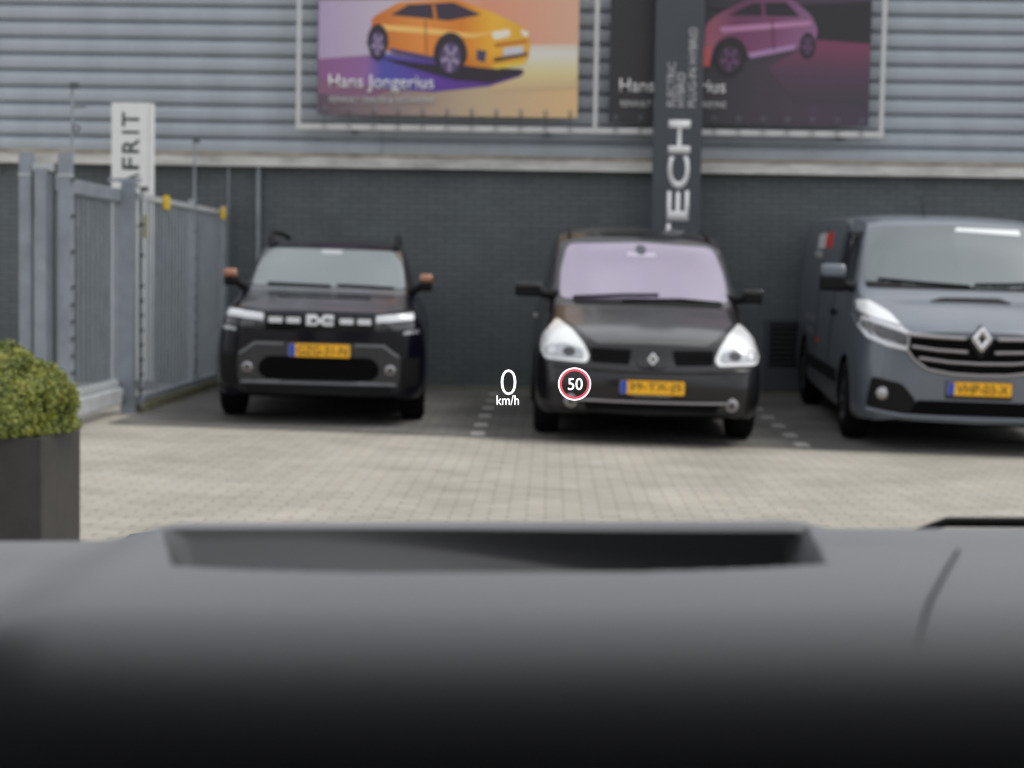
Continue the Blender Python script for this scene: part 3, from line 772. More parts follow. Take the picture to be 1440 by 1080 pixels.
# ---- off-road style car -----------------------------------------------------
def low(a, b, zb, zc=.6): return [(a, zc), (a-.005, .38), (b, zb), (0, zb)]
d_root = place(-1.95, 14.45, R(4.0), 2.66, .85, 'dark navy off-road style car with copper mirror caps and a row of white grille dashes')
st = [
 (0,    [(0, .925), (.36, .925), (.56, .915), (.62, .87), (.64, .76), (.645, .58), (.64, .40), (.58, .27), (0, .26)]),
 (.035, [(0, .965), (.40, .962), (.67, .945), (.73, .895), (.75, .77), (.755, .58), (.75, .39), (.68, .245), (0, .24)]),
 (.15,  [(0, 1.0), (.42, .995), (.73, .97), (.805, .915), (.845, .79), (.86, .58), (.85, .38), (.78, .23), (0, .225)]),
 (.40,  [(0, 1.045), (.42, 1.04), (.74, 1.01), (.835, .95), (.885, .82), (.905, .60), (.90, .38), (.84, .23), (0, .22)]),
 (.92,  [(0, 1.115), (.42, 1.11), (.725, 1.085), (.83, 1.01), (.895, .85), (.907, .62), (.90, .38), (.86, .23), (0, .22)]),
 (1.02, [(0, 1.14), (.42, 1.135), (.71, 1.115), (.83, 1.03), (.895, .86), (.907, .62), (.90, .38), (.86, .23), (0, .22)]),
 (1.15, [(0, 1.215), (.41, 1.21), (.70, 1.175), (.825, 1.05), (.895, .87), (.907, .62), (.90, .38), (.86, .23), (0, .22)]),
 (1.62, [(0, 1.475), (.37, 1.468), (.65, 1.435), (.81, 1.08), (.895, .88), (.907, .62), (.90, .38), (.86, .23), (0, .22)]),
 (1.80, [(0, 1.56), (.36, 1.553), (.635, 1.515), (.805, 1.085), (.895, .88), (.907, .62), (.90, .38), (.86, .23), (0, .22)]),
 (2.1,  [(0, 1.60), (.36, 1.593), (.62, 1.56), (.80, 1.085), (.895, .88), (.907, .62), (.90, .38), (.86, .23), (0, .22)]),
 (3.1,  [(0, 1.605), (.36, 1.597), (.62, 1.56), (.795, 1.085), (.895, .88), (.907, .62), (.90, .38), (.86, .25), (0, .24)]),
 (3.95, [(0, 1.56), (.36, 1.55), (.60, 1.50), (.77, 1.08), (.875, .90), (.89, .62), (.88, .42), (.82, .30), (0, .28)]),
 (4.25, [(0, 1.20), (.36, 1.19), (.62, 1.15), (.74, 1.02), (.80, .90), (.82, .62), (.81, .45), (.76, .34), (0, .32)]),
 (4.34, [(0, 1.05), (.34, 1.04), (.58, 1.0), (.66, .95), (.71, .86), (.72, .62), (.71, .48), (.68, .38), (0, .36)])]
d = Car(d_root, st, M['navy'], (.85, 3.51), .345, .215, .90)
wheels(d_root, (.85, 3.51), .905, .345, .215, .22, M['rim'])
ws = d.patch('windscreen', [(-.70, 1.16), (.70, 1.16), (.645, 1.505), (-.645, 1.505)], M['glass_a'], rnd=.04, off=.004)
d.line('wiper', [(-.55, 1.175), (.02, 1.165)], .009, M['plastic'], ws, off=.012); d.line('wiper', [(.08, 1.175), (.60, 1.16)], .009, M['plastic'], ws, off=.012)
d.patch('sensor_housing', rect(-.10, .09, 1.455, 1.50, .015), M['lampgrey'], ws, off=.007)
d.patch('cowl', [(-.70, 1.108), (.70, 1.108), (.70, 1.152), (-.70, 1.152)], M['cowl'], off=.003, rnd=.01)
d.patch('bonnet', [(-.52, .06), (.52, .06), (.70, .20), (.72, .60), (.70, .97), (-.70, .97), (-.72, .60), (-.70, .20)], M['navysheen'], side='top', off=.003, rnd=.03)
d.patch('bonnet_vent', [(-.42, .60), (.41, .60), (.37, .84), (-.37, .84)], M['gloss'], side='top', off=.012, rnd=.03)
gr = d.patch('grille', [(-.46, .80), (.46, .80), (.46, .93), (-.46, .93)], M['gloss'], off=.006, rnd=.02)
for x in (-.375, -.225, .225, .375): d.patch('light_dash', rect(x-.058, x+.058, .866, .914, .008), M['drl'], gr, off=.014)
em = d.patch('emblem', [(-.115, .849), (-.03, .849), (-.008, .868), (.008, .868), (.03, .849), (.115, .849), (.115, .872), (.05, .872), (.03, .889), (.05, .906), (.115, .906), (.115, .930), (.03, .930), (.008, .910), (-.008, .910), (-.03, .930), (-.115, .930), (-.115, .849)][:-1], M['drl'], gr, off=.018)
d.patch('emblem_gap', rect(-.075, -.03, .874, .904), M['gloss'], em, off=.022)
for mir in (False, True):
    f = mirror if mir else (lambda p: p)
    hl = d.patch('headlight', f([(-.80, .84), (-.465, .815), (-.465, .945), (-.62, .955), (-.79, .975)]), M['lampdark'], off=.005, rnd=.015)
    d.patch('daytime_light', f([(-.785, .912), (-.475, .884), (-.475, .935), (-.63, .948), (-.785, .965)]), M['drl'], hl, off=.014, rnd=.012)
    d.patch('indicator', f([(-.83, .80), (-.70, .79), (-.71, .815), (-.83, .835)]), M['lampgrey'], hl, off=.010)
    d.patch('side_cladding', f([(-.845, .36), (-.70, .33), (-.70, .58), (-.845, .60)]), M['plastic'], off=.006, rnd=.02)
guard = d.patch('bumper_guard', rounded([(-.675, .345), (.675, .345), (.69, .60), (.55, .705), (-.55, .705), (-.69, .60)], .05), M['skid'], off=.022, sink=.0)
d.patch('lower_grille', rounded([(-.44, .385), (.44, .385), (.51, .44), (.51, .52), (.44, .585), (-.44, .585), (-.51, .52), (-.51, .44)], .04), M['mesh'], guard, off=.026)
d.patch('skid_trim', [(-.66, .352), (.66, .352), (.64, .375), (.35, .38), (.30, .368), (-.30, .368), (-.35, .38), (-.64, .375)], M['galvdark'], guard, off=.030)
d.patch('guard_ridge', [(-.68, .60), (-.55, .70), (-.30, .70), (-.30, .680), (-.54, .680), (-.655, .595)], M['galvdark'], guard, off=.027)
d.patch('guard_ridge', mirror([(-.68, .60), (-.55, .70), (-.30, .70), (-.30, .680), (-.54, .680), (-.655, .595)]), M['galvdark'], guard, off=.027)
for x in (-.605, .605):
    fg = d.disc('fog_light', x, .485, .045, M['chrome2'], off=.024); d.disc('fog_lens', x, .485, .026, M['lampdark'], fg, off=.034)
d.plate(.638, 'GZG-31-N', yoff=.032)
for sx, sd_ in ((1, 'right'), (-1, 'left')):
    mirror_unit(d, sx, .83, .945, 1.06, 1.15, 1.305, M['copper'], M['plastic'], 1.10)
    d.patch('side_window', [(1.45, 1.10), (2.25, 1.12), (2.25, 1.47), (1.78, 1.45)], M['sideglass'], side=sd_, off=.004, rnd=.03)
    d.patch('side_window', [(2.33, 1.12), (3.2, 1.15), (3.1, 1.47), (2.33, 1.475)], M['sideglass'], side=sd_, off=.004, rnd=.03)
    d.patch('sill_cladding', [(1.3, .24), (3.05, .24), (3.05, .40), (1.3, .40)], M['plastic'], side=sd_, off=.008)
    for ya in (.85, 3.51):
        ring = [(ya+.46*math.cos(a), .345+.46*math.sin(a)) for a in np.linspace(0.1, math.pi-.1, 16)]+[(ya+.395*math.cos(a), .345+.395*math.sin(a)) for a in np.linspace(math.pi-.1, .1, 16)]
        d.patch('arch_cladding', ring, M['plastic'], side=sd_, off=.012)
    rail_ = obj('roof_rail', tube(bmesh.new(), [(sx*.60, 1.88, 1.545), (sx*.60, 1.93, 1.625), (sx*.597, 2.02, 1.652), (sx*.595, 2.8, 1.66), (sx*.59, 3.7, 1.64), (sx*.585, 3.85, 1.55)], .024, 8), M['plastic'], d_root, True)
    obj('rail_foot', nbox(sx*.60-.028, sx*.60+.028, 1.83, 2.0, 1.53, 1.625, bev=.012), M['skid'], rail_)
d.patch('underbody_trim', [(-.60, .262), (.60, .262), (.62, .335), (-.62, .335)], M['plastic'], off=.008)

# ---- black people carrier ----------------------------------------------------
e_root = place(.832, 13.7, R(1.1), 2.80, .90, 'black people carrier with pale violet windscreen and large clear headlights')
st = [
 (0,    [(0, .61), (.20, .608), (.48, .595), (.56, .57), (.60, .53), (.62, .46), (.60, .36), (.54, .27), (0, .255)]),
 (.04,  [(0, .655), (.22, .653), (.56, .64), (.67, .61), (.72, .55), (.74, .47), (.73, .35), (.66, .25), (0, .24)]),
 (.09,  [(0, .705), (.26, .703), (.60, .69), (.715, .66), (.775, .59), (.795, .48), (.785, .345), (.71, .24), (0, .23)]),
 (.15,  [(0, .795), (.30, .792), (.63, .78), (.76, .73), (.825, .61), (.845, .48), (.835, .34), (.755, .23), (0, .22)]),
 (.21,  [(0, .85), (.30, .846), (.65, .83), (.79, .775), (.86, .635), (.875, .48), (.865, .34), (.785, .225), (0, .215)]),
 (.36,  [(0, .915), (.34, .91), (.66, .895), (.83, .84), (.905, .68), (.92, .50), (.91, .34), (.84, .22), (0, .21)]),
 (.70,  [(0, 1.02), (.36, 1.015), (.69, .995), (.84, .945), (.925, .74), (.942, .52), (.935, .34), (.88, .22), (0, .20)]),
 (1.02, [(0, 1.105), (.38, 1.10), (.715, 1.08), (.855, 1.0), (.93, .78), (.945, .52), (.94, .34), (.89, .22), (0, .20)]),
 (1.12, [(0, 1.16), (.38, 1.153), (.73, 1.115), (.865, 1.02), (.93, .80), (.945, .52), (.94, .34), (.89, .22), (0, .20)]),
 (1.60, [(0, 1.435), (.38, 1.425), (.745, 1.375), (.885, 1.07), (.935, .82), (.945, .52), (.94, .34), (.89, .22), (0, .20)]),
 (1.95, [(0, 1.645), (.36, 1.638), (.735, 1.58), (.885, 1.08), (.935, .83), (.945, .52), (.94, .34), (.89, .22), (0, .20)]),
 (2.15, [(0, 1.725), (.36, 1.718), (.735, 1.66), (.885, 1.085), (.935, .83), (.945, .52), (.94, .34), (.89, .22), (0, .20)]),
 (2.6,  [(0, 1.785), (.36, 1.778), (.725, 1.71), (.88, 1.09), (.935, .83), (.945, .52), (.94, .34), (.89, .22), (0, .20)]),
 (3.5,  [(0, 1.785), (.36, 1.778), (.71, 1.70), (.87, 1.10), (.93, .85), (.94, .54), (.93, .36), (.88, .24), (0, .22)]),
 (4.45, [(0, 1.70), (.36, 1.69), (.65, 1.60), (.82, 1.10), (.88, .88), (.89, .56), (.88, .40), (.83, .30), (0, .26)]),
 (4.66, [(0, 1.30), (.36, 1.28), (.62, 1.22), (.72, 1.05), (.77, .88), (.78, .60), (.76, .45), (.70, .34), (0, .32)])]
e = Car(e_root, st, M['black'], (.90, 3.70), .335, .215, .925)
wheels(e_root, (.90, 3.70), .93, .335, .215, .215, M['rim'])
ws = e.patch('windscreen', rounded([(-.735, 1.135), (0, 1.16), (.735, 1.135), (.725, 1.38), (.66, 1.615), (0, 1.645), (-.66, 1.615), (-.725, 1.38)], .07), M['glass_b'], off=.004)
e.line('wiper', [(-.62, 1.145), (-.20, 1.175), (.12, 1.185)], .011, M['plastic'], ws, off=.014); e.line('wiper', [(-.20, 1.13), (.30, 1.15), (.66, 1.13)], .011, M['plastic'], ws, off=.014)
e.patch('sensor_housing', ellipse(0, 1.575, .048, .045), M['signdark'], ws, off=.007)
e.patch('rear_view_mirror', rect(-.13, .13, 1.515, 1.552, .012), M['lilac'], ws, off=.006)
e.patch('bonnet', [(-.45, .17), (.45, .17), (.52, .24), (.60, .40), (.70, .62), (.69, 1.0), (-.69, 1.0), (-.70, .62), (-.60, .40), (-.52, .24)], M['blacksheen'], side='top', off=.003, rnd=.03)
e.patch('cowl', [(-.60, 1.098), (.66, 1.098), (.68, 1.125), (0, 1.148), (-.62, 1.125)], M['plastic'], off=.004)
HL = [(-.765, .985), (-.885, .845), (-.895, .75), (-.86, .672), (-.53, .655), (-.505, .705), (-.55, .80), (-.645, .905)]
for mir in (False, True):
    f = mirror if mir else (lambda p: p)
    hl = e.patch('headlight', f(HL), M['lampwhite'], off=.008, rnd=.03)
    s_ = 1 if mir else -1
    e.patch('reflector', f([(-.86, .70), (-.55, .675), (-.56, .755), (-.70, .80), (-.85, .77)]), M['lampgrey'], hl, off=.012, rnd=.03)
    e.patch('lamp_bulb', ellipse(s_*.67, .735, .05, .035), M['lampdark'], hl, off=.015)
    e.patch('lamp_bulb', ellipse(s_*.80, .74, .03, .028), M['drl'], hl, off=.015)
    e.patch('grille', f([(-.49, .665), (-.185, .655), (-.165, .77), (-.50, .778)]), M['mesh'], off=.004, rnd=.02)
    for k in range(3):
        zz = .69+k*.028; e.line('grille_bar', f([(-.485, zz+.002), (-.18, zz-.002)]), .004, M['gloss'], off=.008)
    fl = e.disc('fog_light', s_*.645, .352, .055, M['chrome2'], off=.004); e.disc('fog_lens', s_*.645, .352, .030, M['lampdark'], fl, off=.014)
p, n = e.hit(0, .645, 'front')
bk = e.patch('nose_panel', [(-.10, .625), (.10, .625), (.15, .71), (.14, .775), (-.14, .775), (-.15, .71)], M['black'], off=.008, rnd=.05)
lozenge(bk, 0, .70, p.y-.012, .095, .125, M['chrome'])
e.line('bumper_crease', [(-.78, .625), (-.3, .605), (0, .60), (.3, .605), (.78, .625)], .012, M['black'], off=.004)
e.line('chrome_strip', [(-.60, .365), (-.3, .358), (0, .356), (.3, .358), (.60, .365)], .010, M['chrome2'], off=.008)
e.patch('lower_grille', [(-.52, .29), (.52, .29), (.55, .345), (-.55, .345)], M['mesh'], off=.005, rnd=.02)
e.line('lip', [(-.74, .285), (-.4, .272), (0, .268), (.4, .272), (.74, .285)], .009, M['plastic'], off=.006)
e.plate(.477, '39-TX-JS', yoff=.02, frame_text='HANS JONGERIUS')
for sx, sd_ in ((1, 'right'), (-1, 'left')):
    mirror_unit(e, sx, .865 if sx > 0 else .90, 1.03 if sx > 0 else 1.125, 1.20, 1.145, 1.268, M['black'], M['plastic'], 1.165, .17)
    e.patch('side_window', [(1.30, 1.10), (1.62, 1.12), (1.92, 1.47), (1.80, 1.455)], M['sideglass'], side=sd_, off=.004, rnd=.02)
    e.patch('side_window', [(1.72, 1.13), (2.55, 1.14), (2.6, 1.56), (2.1, 1.54)], M['sideglass'], side=sd_, off=.004, rnd=.03)
    e.patch('side_window', [(2.65, 1.14), (4.2, 1.18), (4.1, 1.55), (2.7, 1.57)], M['sideglass'], side=sd_, off=.004, rnd=.03)
    e.line('roof_trim', [(sx*.64, 2.1), (sx*.62, 3.0), (sx*.60, 4.2)], .014, M['plastic'], side='top', off=.008)
    e.patch('door_handle', rect(2.2, 2.38, .93, .96), M['chrome2'], side=sd_, off=.03)

# ---- blue-grey delivery van -------------------------------------------------------
v_root = place(3.52, 14.02, R(-2.0), 3.10, .93, 'blue grey delivery van with chrome grille bars and lettering on its side', 'van', 'van')
st = [
 (0,    [(0, 1.00), (.30, .995), (.62, .96), (.68, .90), (.70, .74), (.72, .56), (.72, .40), (.66, .27), (0, .25)]),
 (.05,  [(0, 1.03), (.32, 1.028), (.70, 1.0), (.79, .92), (.82, .74), (.84, .56), (.84, .38), (.77, .25), (0, .23)]),
 (.16,  [(0, 1.085), (.36, 1.08), (.76, 1.05), (.87, .96), (.905, .76), (.925, .56), (.92, .37), (.85, .23), (0, .21)]),
 (.38,  [(0, 1.17), (.40, 1.165), (.79, 1.14), (.90, 1.05), (.945, .80), (.96, .56), (.955, .36), (.90, .22), (0, .20)]),
 (.70,  [(0, 1.275), (.42, 1.27), (.82, 1.255), (.92, 1.18), (.96, .85), (.975, .56), (.97, .36), (.93, .22), (0, .20)]),
 (.80,  [(0, 1.325), (.43, 1.32), (.825, 1.30), (.925, 1.22), (.96, .86), (.977, .56), (.97, .36), (.93, .22), (0, .20)]),
 (.92,  [(0, 1.42), (.43, 1.415), (.82, 1.385), (.925, 1.25), (.962, .88), (.978, .56), (.972, .36), (.93, .22), (0, .20)]),
 (1.42, [(0, 1.82), (.40, 1.81), (.755, 1.765), (.91, 1.28), (.962, .90), (.978, .56), (.972, .36), (.93, .22), (0, .20)]),
 (1.58, [(0, 1.915), (.40, 1.905), (.735, 1.865), (.905, 1.28), (.962, .90), (.978, .56), (.972, .36), (.93, .22), (0, .20)]),
 (1.9,  [(0, 1.965), (.42, 1.958), (.785, 1.915), (.925, 1.28), (.962, .90), (.978, .56), (.972, .36), (.93, .22), (0, .20)]),
 (3.0,  [(0, 1.975), (.44, 1.968), (.85, 1.92), (.945, 1.28), (.962, .90), (.978, .56), (.972, .36), (.93, .24), (0, .22)]),
 (4.7,  [(0, 1.965), (.44, 1.96), (.86, 1.91), (.945, 1.28), (.955, .90), (.97, .56), (.965, .38), (.92, .28), (0, .26)]),
 (5.0,  [(0, 1.93), (.42, 1.92), (.81, 1.87), (.90, 1.28), (.91, .90), (.92, .58), (.91, .42), (.87, .32), (0, .30)]),
 (5.04, [(0, 1.88), (.40, 1.87), (.76, 1.82), (.86, 1.27), (.87, .90), (.88, .58), (.87, .44), (.83, .34), (0, .32)])]
v = Car(v_root, st, M['grey'], (.93, 4.03), .34, .215, .955)
wheels(v_root, (.93, 4.03), .975, .34, .215, .215, M['rim'], 6)
ws = v.patch('windscreen', rounded([(-.835, 1.375), (-.45, 1.345), (0, 1.335), (.45, 1.345), (.835, 1.375), (.745, 1.845), (0, 1.885), (-.745, 1.845)], .05), M['glass_c'], off=.004)
v.line('wiper', [(-.72, 1.385), (-.3, 1.36), (.05, 1.345)], .012, M['plastic'], ws, off=.012); v.line('wiper', [(.1, 1.36), (.4, 1.37), (.75, 1.39)], .012, M['plastic'], ws, off=.012)
v.patch('sun_band', rounded([(.02, 1.825), (.60, 1.80), (.60, 1.845), (.04, 1.855)], .012), M['lampwhite'], ws, off=.0055)
v.patch('cowl', [(-.82, 1.318), (.82, 1.318), (.83, 1.365), (.45, 1.335), (0, 1.325), (-.45, 1.335), (-.83, 1.365)], M['plastic'], off=.004)
v.patch('bonnet_scoop', [(-.34, .545), (.36, .545), (.28, .66), (-.22, .64)], M['plastic'], side='top', off=.006, rnd=.03)
gp = [(-.62, .975), (-.3, .955), (0, .945), (.3, .955), (.62, .975), (.61, .87), (.53, .765), (.42, .69), (.22, .662), (0, .655), (-.22, .662), (-.42, .69), (-.53, .765), (-.61, .87)]
gr = v.patch('grille', gp, M['mesh'], off=.004)
def bar(pts, r, m=M['chrome2']): v.line('grille_bar', pts, r, m, gr, off=.012)
for s_ in (-1, 1):
    bar([(s_*.60, .965), (s_*.35, .950), (s_*.13, .945)], .017)
    bar([(s_*.56, .868), (s_*.35, .845), (s_*.11, .835)], .015)
    bar([(s_*.50, .775), (s_*.25, .748), (0, .742)], .014)
v.line('grille_surround', [(-.625, .875), (-.545, .765), (-.425, .682), (-.22, .652), (0, .645), (.22, .652), (.425, .682), (.545, .765), (.625, .875)], .014, M['chrome2'], gr, off=.010)
p, n = v.hit(0, .93, 'front')
bk = v.patch('badge_mount', rounded([(0, 1.06), (.11, .93), (0, .78), (-.11, .93)], .03), M['gloss'], off=.010)
lozenge(bk, 0, .945, p.y-.012, .175, .225, M['chrome'], .03)
for mir in (False, True):
    f = mirror if mir else (lambda p: p)
    hl = v.patch('headlight', f([(-.925, 1.235), (-.945, 1.09), (-.935, .985), (-.88, .905), (-.73, .855), (-.585, .83), (-.575, .975), (-.64, 1.04), (-.71, 1.13), (-.84, 1.22)]), M['lampgrey'], off=.006, rnd=.02)
    v.patch('upper_lens', f([(-.915, 1.215), (-.92, 1.125), (-.84, 1.08), (-.64, 1.03), (-.70, 1.12), (-.82, 1.20)]), M['lampwhite'], hl, off=.011, rnd=.02)
    v.patch('lamp_well', f([(-.88, 1.045), (-.87, .985), (-.82, .93), (-.60, .875), (-.595, .955), (-.75, 1.01)]), M['lampdark'], hl, off=.011, rnd=.02)
    v.line('daytime_light', f([(-.585, .966), (-.75, 1.015), (-.90, 1.062), (-.925, 1.0), (-.88, .925), (-.75, .872), (-.60, .846)]), .016, M['drl'], hl, off=.012)
    fg = v.patch('fog_surround', f(rounded([(-.86, .61), (-.895, .36), (-.55, .30), (-.50, .42), (-.62, .56)], .04)), M['plastic'], off=.005)
    s_ = 1 if mir else -1
    fl = v.disc('fog_light', s_*.775, .475, .052, M['chrome2'], fg, off=.012); v.disc('fog_lens', s_*.775, .475, .032, M['lampgrey'], fl, off=.02)
v.patch('lower_grille', rounded([(-.56, .31), (.56, .31), (.50, .43), (-.50, .43)], .03), M['mesh'], off=.006)
v.line('bumper_lip', [(-.88, .335), (-.6, .295), (0, .285), (.6, .295), (.88, .335)], .018, M['grey'], off=.008)
v.plate(.535, 'VHP-03-X', yoff=.025)
for sx, sd_ in ((1, 'right'), (-1, 'left')):
    mirror_unit(v, sx, 1.0, 1.21, .90, 1.275, 1.51, M['grey'], M['plastic'], 1.30, .16)
    v.patch('door_window', [(1.0, 1.27), (1.95, 1.24), (1.95, 1.80), (1.50, 1.80)], M['sideglass'], side=sd_, off=.004, rnd=.04)
    v.patch('door_gap', rect(2.02, 2.045, .35, 1.86), M['arch'], side=sd_, off=.002)
    v.patch('door_gap', rect(3.12, 3.14, .35, 1.86), M['arch'], side=sd_, off=.002)
    v.patch('door_handle', rect(1.78, 1.98, 1.03, 1.08, .015), M['plastic'], side=sd_, off=.03)
    v.patch('side_moulding', rect(1.42, 3.55, .44, .56, .03), M['plastic'], side=sd_, off=.012)
def decal(poly, m, name='side_stripe'): return v.patch(name, poly, m, side='left', off=.003, sink=.001)
# panel lettering on the left flank: y counts from the nose back, so lettering reads towards the nose
decal([(3.08, 1.64), (3.62, 1.62), (3.66, 1.77), (3.12, 1.79)], M['palevinyl'])
decal([(2.62, 1.64), (3.06, 1.64), (3.10, 1.79), (2.66, 1.79)], M['red'])
def side_text(s, y0, z0, w, h, m):
    t = text_bm(s, w, h, .003, .01)
    for q in t.verts:
        yy = y0+(w-q.co.x); zz = z0+q.co.z; hh, nn = v.hit(yy, zz, 'left'); q.co = hh+nn*(.003-q.co.y*.5)
    return obj('side_lettering', t, m, v_root)
side_text('HANS', 3.15, 1.53, .60, .075, M['palevinyl'])
side_text('JONGERIUS', 3.15, .86, 1.0, .09, M['greyvinyl'])
side_text('RENAULT', 3.2, .74, .75, .08, M['greyvinyl'])
decal(rect(2.85, 3.05, .71, .75), M['red'])
obj('aerial', tube(bmesh.new(), [(-.2, 1.75, 1.955), (-.2, 1.95, 2.14)], [.008, .004], 6), M['plastic'], v_root, True)

# ------------------------------------------------------------------ the car the photograph is taken from
own = thing('car', 'car the view is taken from, its dark grey dashboard filling the foreground below the glass', 'car', (0, 0, 0), (0, 0, yaw))
def sm(t): t = min(1, max(0, t)); return t*t*(3-2*t)
def dash_z(x, y):
    z = EYE-.1615+.02*x-.02*max(0, .93-max(y, .86))
    z -= .005*sm((y-1.0)/.1)
    z -= .011*sm((-.215-x)/.07)                              # shoulder falls away by the door
    z -= .028*sm((y-1.135)/.13)
    xr = .2016+.358*(y-.82)
    xf = .19+(1.14-y)*.62
    z -= .0045*sm((x-xf)/.03)*sm((y-1.04)/.05)
    rim = sm((y-1.06)/.045)*sm((1.16-y)/.03)*sm((x+.26)/.04)*sm((.215-x)/.03)
    z += .0022*rim
    return z
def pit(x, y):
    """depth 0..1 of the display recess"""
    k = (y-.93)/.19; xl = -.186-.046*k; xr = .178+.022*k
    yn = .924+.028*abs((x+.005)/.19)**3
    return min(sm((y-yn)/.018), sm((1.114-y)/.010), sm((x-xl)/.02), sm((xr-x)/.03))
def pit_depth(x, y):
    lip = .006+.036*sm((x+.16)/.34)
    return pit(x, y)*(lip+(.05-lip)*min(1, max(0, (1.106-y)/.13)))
ny, nx = 76, 150
ys_ = [1.28-(1.28-.86)*j/150 for j in range(151)]
path = [(y, None, 0) for y in ys_]
for k in range(1, 41):
    a = R(84)*k/40; path.append((.86-.15*math.sin(a), .15*(1-math.cos(a)), 1))
path.append((.69, .36, 1))
NX = 440
xs_ = [-.40+.70*i/360 for i in range(361)]+[.30+.86*i/80 for i in range(1, 81)]
bmD, bmR = bmesh.new(), bmesh.new(); gD, gR = {}, {}
def dv(bm_, g, i, j):
    if (i, j) not in g:
        x = xs_[i]; y, dz, arc = path[j]
        z = dash_z(x, y) - (dz or 0) - (0 if arc else pit_depth(x, y))
        g[i, j] = bm_.verts.new((x, y, z))
    return g[i, j]
for j in range(len(path)-1):
    for i in range(NX):
        xm = (xs_[i]+xs_[i+1])/2; ym = (path[j][0]+path[j+1][0])/2
        inside = ym > .9 and pit(xm, ym) > .02
        b_, g_ = (bmR, gR) if inside else (bmD, gD)
        b_.faces.new([dv(b_, g_, *q) for q in ((i, j), (i, j+1), (i+1, j+1), (i+1, j))])
dsh = obj('dashboard', bmD, M['dash'], own, True, 80)
obj('display_recess', bmR, M['recess'], dsh, True, 80)
obj('windscreen_cowl', tube(bmesh.new(), [(.315, 1.33, EYE-.196), (.345, 1.34, EYE-.1885), (.6, 1.34, EYE-.185), (1.1, 1.30, EYE-.19)], [.002, .004, .0045, .0045], 8), M['plastic'], own, True)
seam = [(.2016+.358*(y-.82), y, dash_z(.2016+.358*(y-.82), y)+.0004-(0 if y > .86 else .15*(1-math.cos(math.asin((.86-y)/.15))))) for y in np.linspace(.80, .995, 16)]
obj('panel_seam', tube(bmesh.new(), seam, [.0002, .0005, .0009]+[.0012]*12+[.0006], 8), M['plastic'], dsh, True)
# shell: roof, pillars, doors, bonnet, floor, wheels; unseen roof edge and seats set to shade the dashboard
def grid_bm(fn, us, vs_):
    bm = bmesh.new(); g = [[bm.verts.new(fn(u, w)) for u in us] for w in vs_]
    for j in range(len(vs_)-1):
        for i in range(len(us)-1): bm.faces.new((g[j][i], g[j][i+1], g[j+1][i+1], g[j+1][i]))
    return bm
CX = .33
rf = grid_bm(lambda u, w: (CX+u*.70, w, 1.50+.04*(1-u*u)-.025*max(0, w-.1)), np.linspace(-1, 1, 12), np.linspace(-1.9, .93, 12)); ext(rf, Vector((0, 0, .05)))
obj('roof', rf, M['cabin'], own, True)
bn = grid_bm(lambda u, w: (CX+u*.78, w, .92+.05*(1-u*u)-.16*((w-1.35)/1.2)**2-.0), np.linspace(-1, 1, 14), np.linspace(1.33, 2.5, 14)); ext(bn, Vector((0, 0, -.04)))
obj('bonnet', bn, M['grey'], own, True)
obj('nose', nbox(CX-.80, CX+.80, 2.35, 2.56, .25, .72, bev=.06), M['grey'], own, True)
for sx in (-1, 1):
    obj('pillar', tube(bmesh.new(), [(CX+sx*.86, 1.30, 1.0), (CX+sx*.70, .92, 1.50)], .035, 8), M['cabin'], own, True)
    obj('pillar', tube(bmesh.new(), [(CX+sx*.82, -.25, .95), (CX+sx*.70, -.30, 1.52)], .05, 8), M['cabin'], own, True)
    obj('door', nbox(CX+sx*.86-.04, CX+sx*.86+.04, -1.3, 1.28, .28, .98, bev=.03), M['grey'], own, True)
    obj('wing', nbox(CX+sx*.83-.06, CX+sx*.83+.06, 1.30, 2.45, .30, .90, bev=.05), M['grey'], own, True)
for sx in (-1, 1):
    sw = bmesh.new(); f_ = sw.faces.new([sw.verts.new(p_) for p_ in ((CX+sx*.875, 1.22, .985), (CX+sx*.705, .94, 1.50), (CX+sx*.705, -.26, 1.50), (CX+sx*.875, -.22, .985))]); ext(sw, Vector((.004, 0, 0)))
    obj('side_window', sw, M['tint'], own)
    sw = bmesh.new(); f_ = sw.faces.new([sw.verts.new(p_) for p_ in ((CX+sx*.875, -.31, .985), (CX+sx*.705, -.35, 1.50), (CX+sx*.705, -1.75, 1.50), (CX+sx*.875, -1.3, .985))]); ext(sw, Vector((.004, 0, 0)))
    obj('side_window', sw, M['sideglass'], own)
    x_ = CX+sx*.37
    if sx > 0:
        st_ = obj('seat', nbox(x_-.25, x_+.25, -.35, .20, .45, .62, bev=.06), M['cabin'], own, True)
        obj('backrest', nbox(x_-.24, x_+.24, -.45, -.33, .62, 1.18, bev=.05), M['cabin'], st_, True)
        obj('headrest', nbox(x_-.13, x_+.13, -.46, -.36, 1.20, 1.38, bev=.04), M['cabin'], st_, True)
obj('rear_seat', nbox(CX-.62, CX+.62, -1.5, -1.3, .45, 1.2, bev=.06), M['cabin'], own, True)
obj('floor', nbox(CX-.8, CX+.8, -1.8, 1.29, .22, .27), M['cabin'], own)
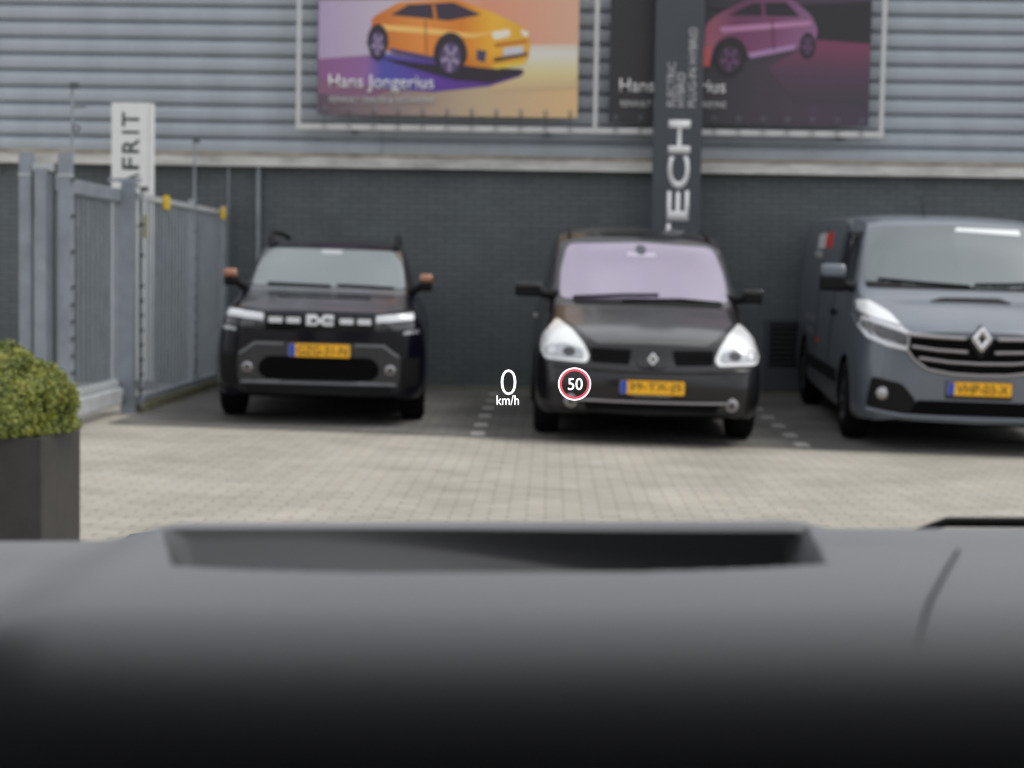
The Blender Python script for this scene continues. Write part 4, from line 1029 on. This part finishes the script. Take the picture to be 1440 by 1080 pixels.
obj('tailgate', nbox(CX-.78, CX+.78, -1.98, -1.84, .3, 1.50, bev=.04), M['grey'], own, True)
wr_ = bpy.data.objects.new('running_gear', None); C.objects.link(wr_); wr_.parent = own; wr_.location = (CX, 0, gz(.4, 1)-.0)
wheels(wr_, (1.72, -.95), .90, .33, .2, .21, M['rim'])
for c_ in list(wr_.children):
    c_.parent = own; c_.location = (c_.location.x+CX, c_.location.y, c_.location.z-.075)
bpy.data.objects.remove(wr_)

# ------------------------------------------------------------------ head-up display image, floating ahead of the windscreen
hud = thing('head_up_display', 'glowing white speed reading and round red ringed 50 symbol floating before the parked cars', 'display')
hud.matrix_world = Matrix.Translation(Vector((0, 0, EYE))+2.5*F) @ ROT.to_4x4() @ Matrix.Rotation(math.pi/2*-1, 4, 'X')
K = 1/960
def hx(px): return (px-720)*K
def hz(py): return (540-py)*K
def hud_text(name, s, x0, x1, y0, y1, bold, par=hud):
    t = text_bm(s, (x1-x0)*K, (y1-y0)*K, .0004, bold); xform(t, Matrix.Translation((hx(x0), 0, hz(y1)))); return obj(name, t, M['hudwhite'], par)
hud_text('speed_digit', '0', 704.4, 725.8, 519.8, 555.2, -.02)
hud_text('unit_lettering', 'km/h', 698.5, 729.5, 555.8, 569.5, -.006)
def ringm(cx, cy, r0, r1, t=.0004):
    bm = bmesh.new(); N = 64
    A = [[bm.verts.new((hx(cx)+r*K*math.cos(2*math.pi*k/N), y, hz(cy)+r*K*math.sin(2*math.pi*k/N))) for k in range(N)] for r, y in ((r0, 0), (r1, 0), (r1, -t), (r0, -t))]
    for a in range(4):
        p, q = A[a], A[(a+1) % 4]
        for k in range(N): bm.faces.new((p[k], p[(k+1) % N], q[(k+1) % N], q[k]))
    bmesh.ops.recalc_face_normals(bm, faces=bm.faces[:]); return bm
sgn = obj('speed_limit_symbol', ringm(808, 540, 21.4, 23), M['hudwhite'], hud)
obj('red_ring', ringm(808, 540, 18.0, 21.2), M['hudred'], sgn)
hud_text('limit_lettering', '50', 798.8, 819.2, 531.8, 548.4, -.002, sgn)
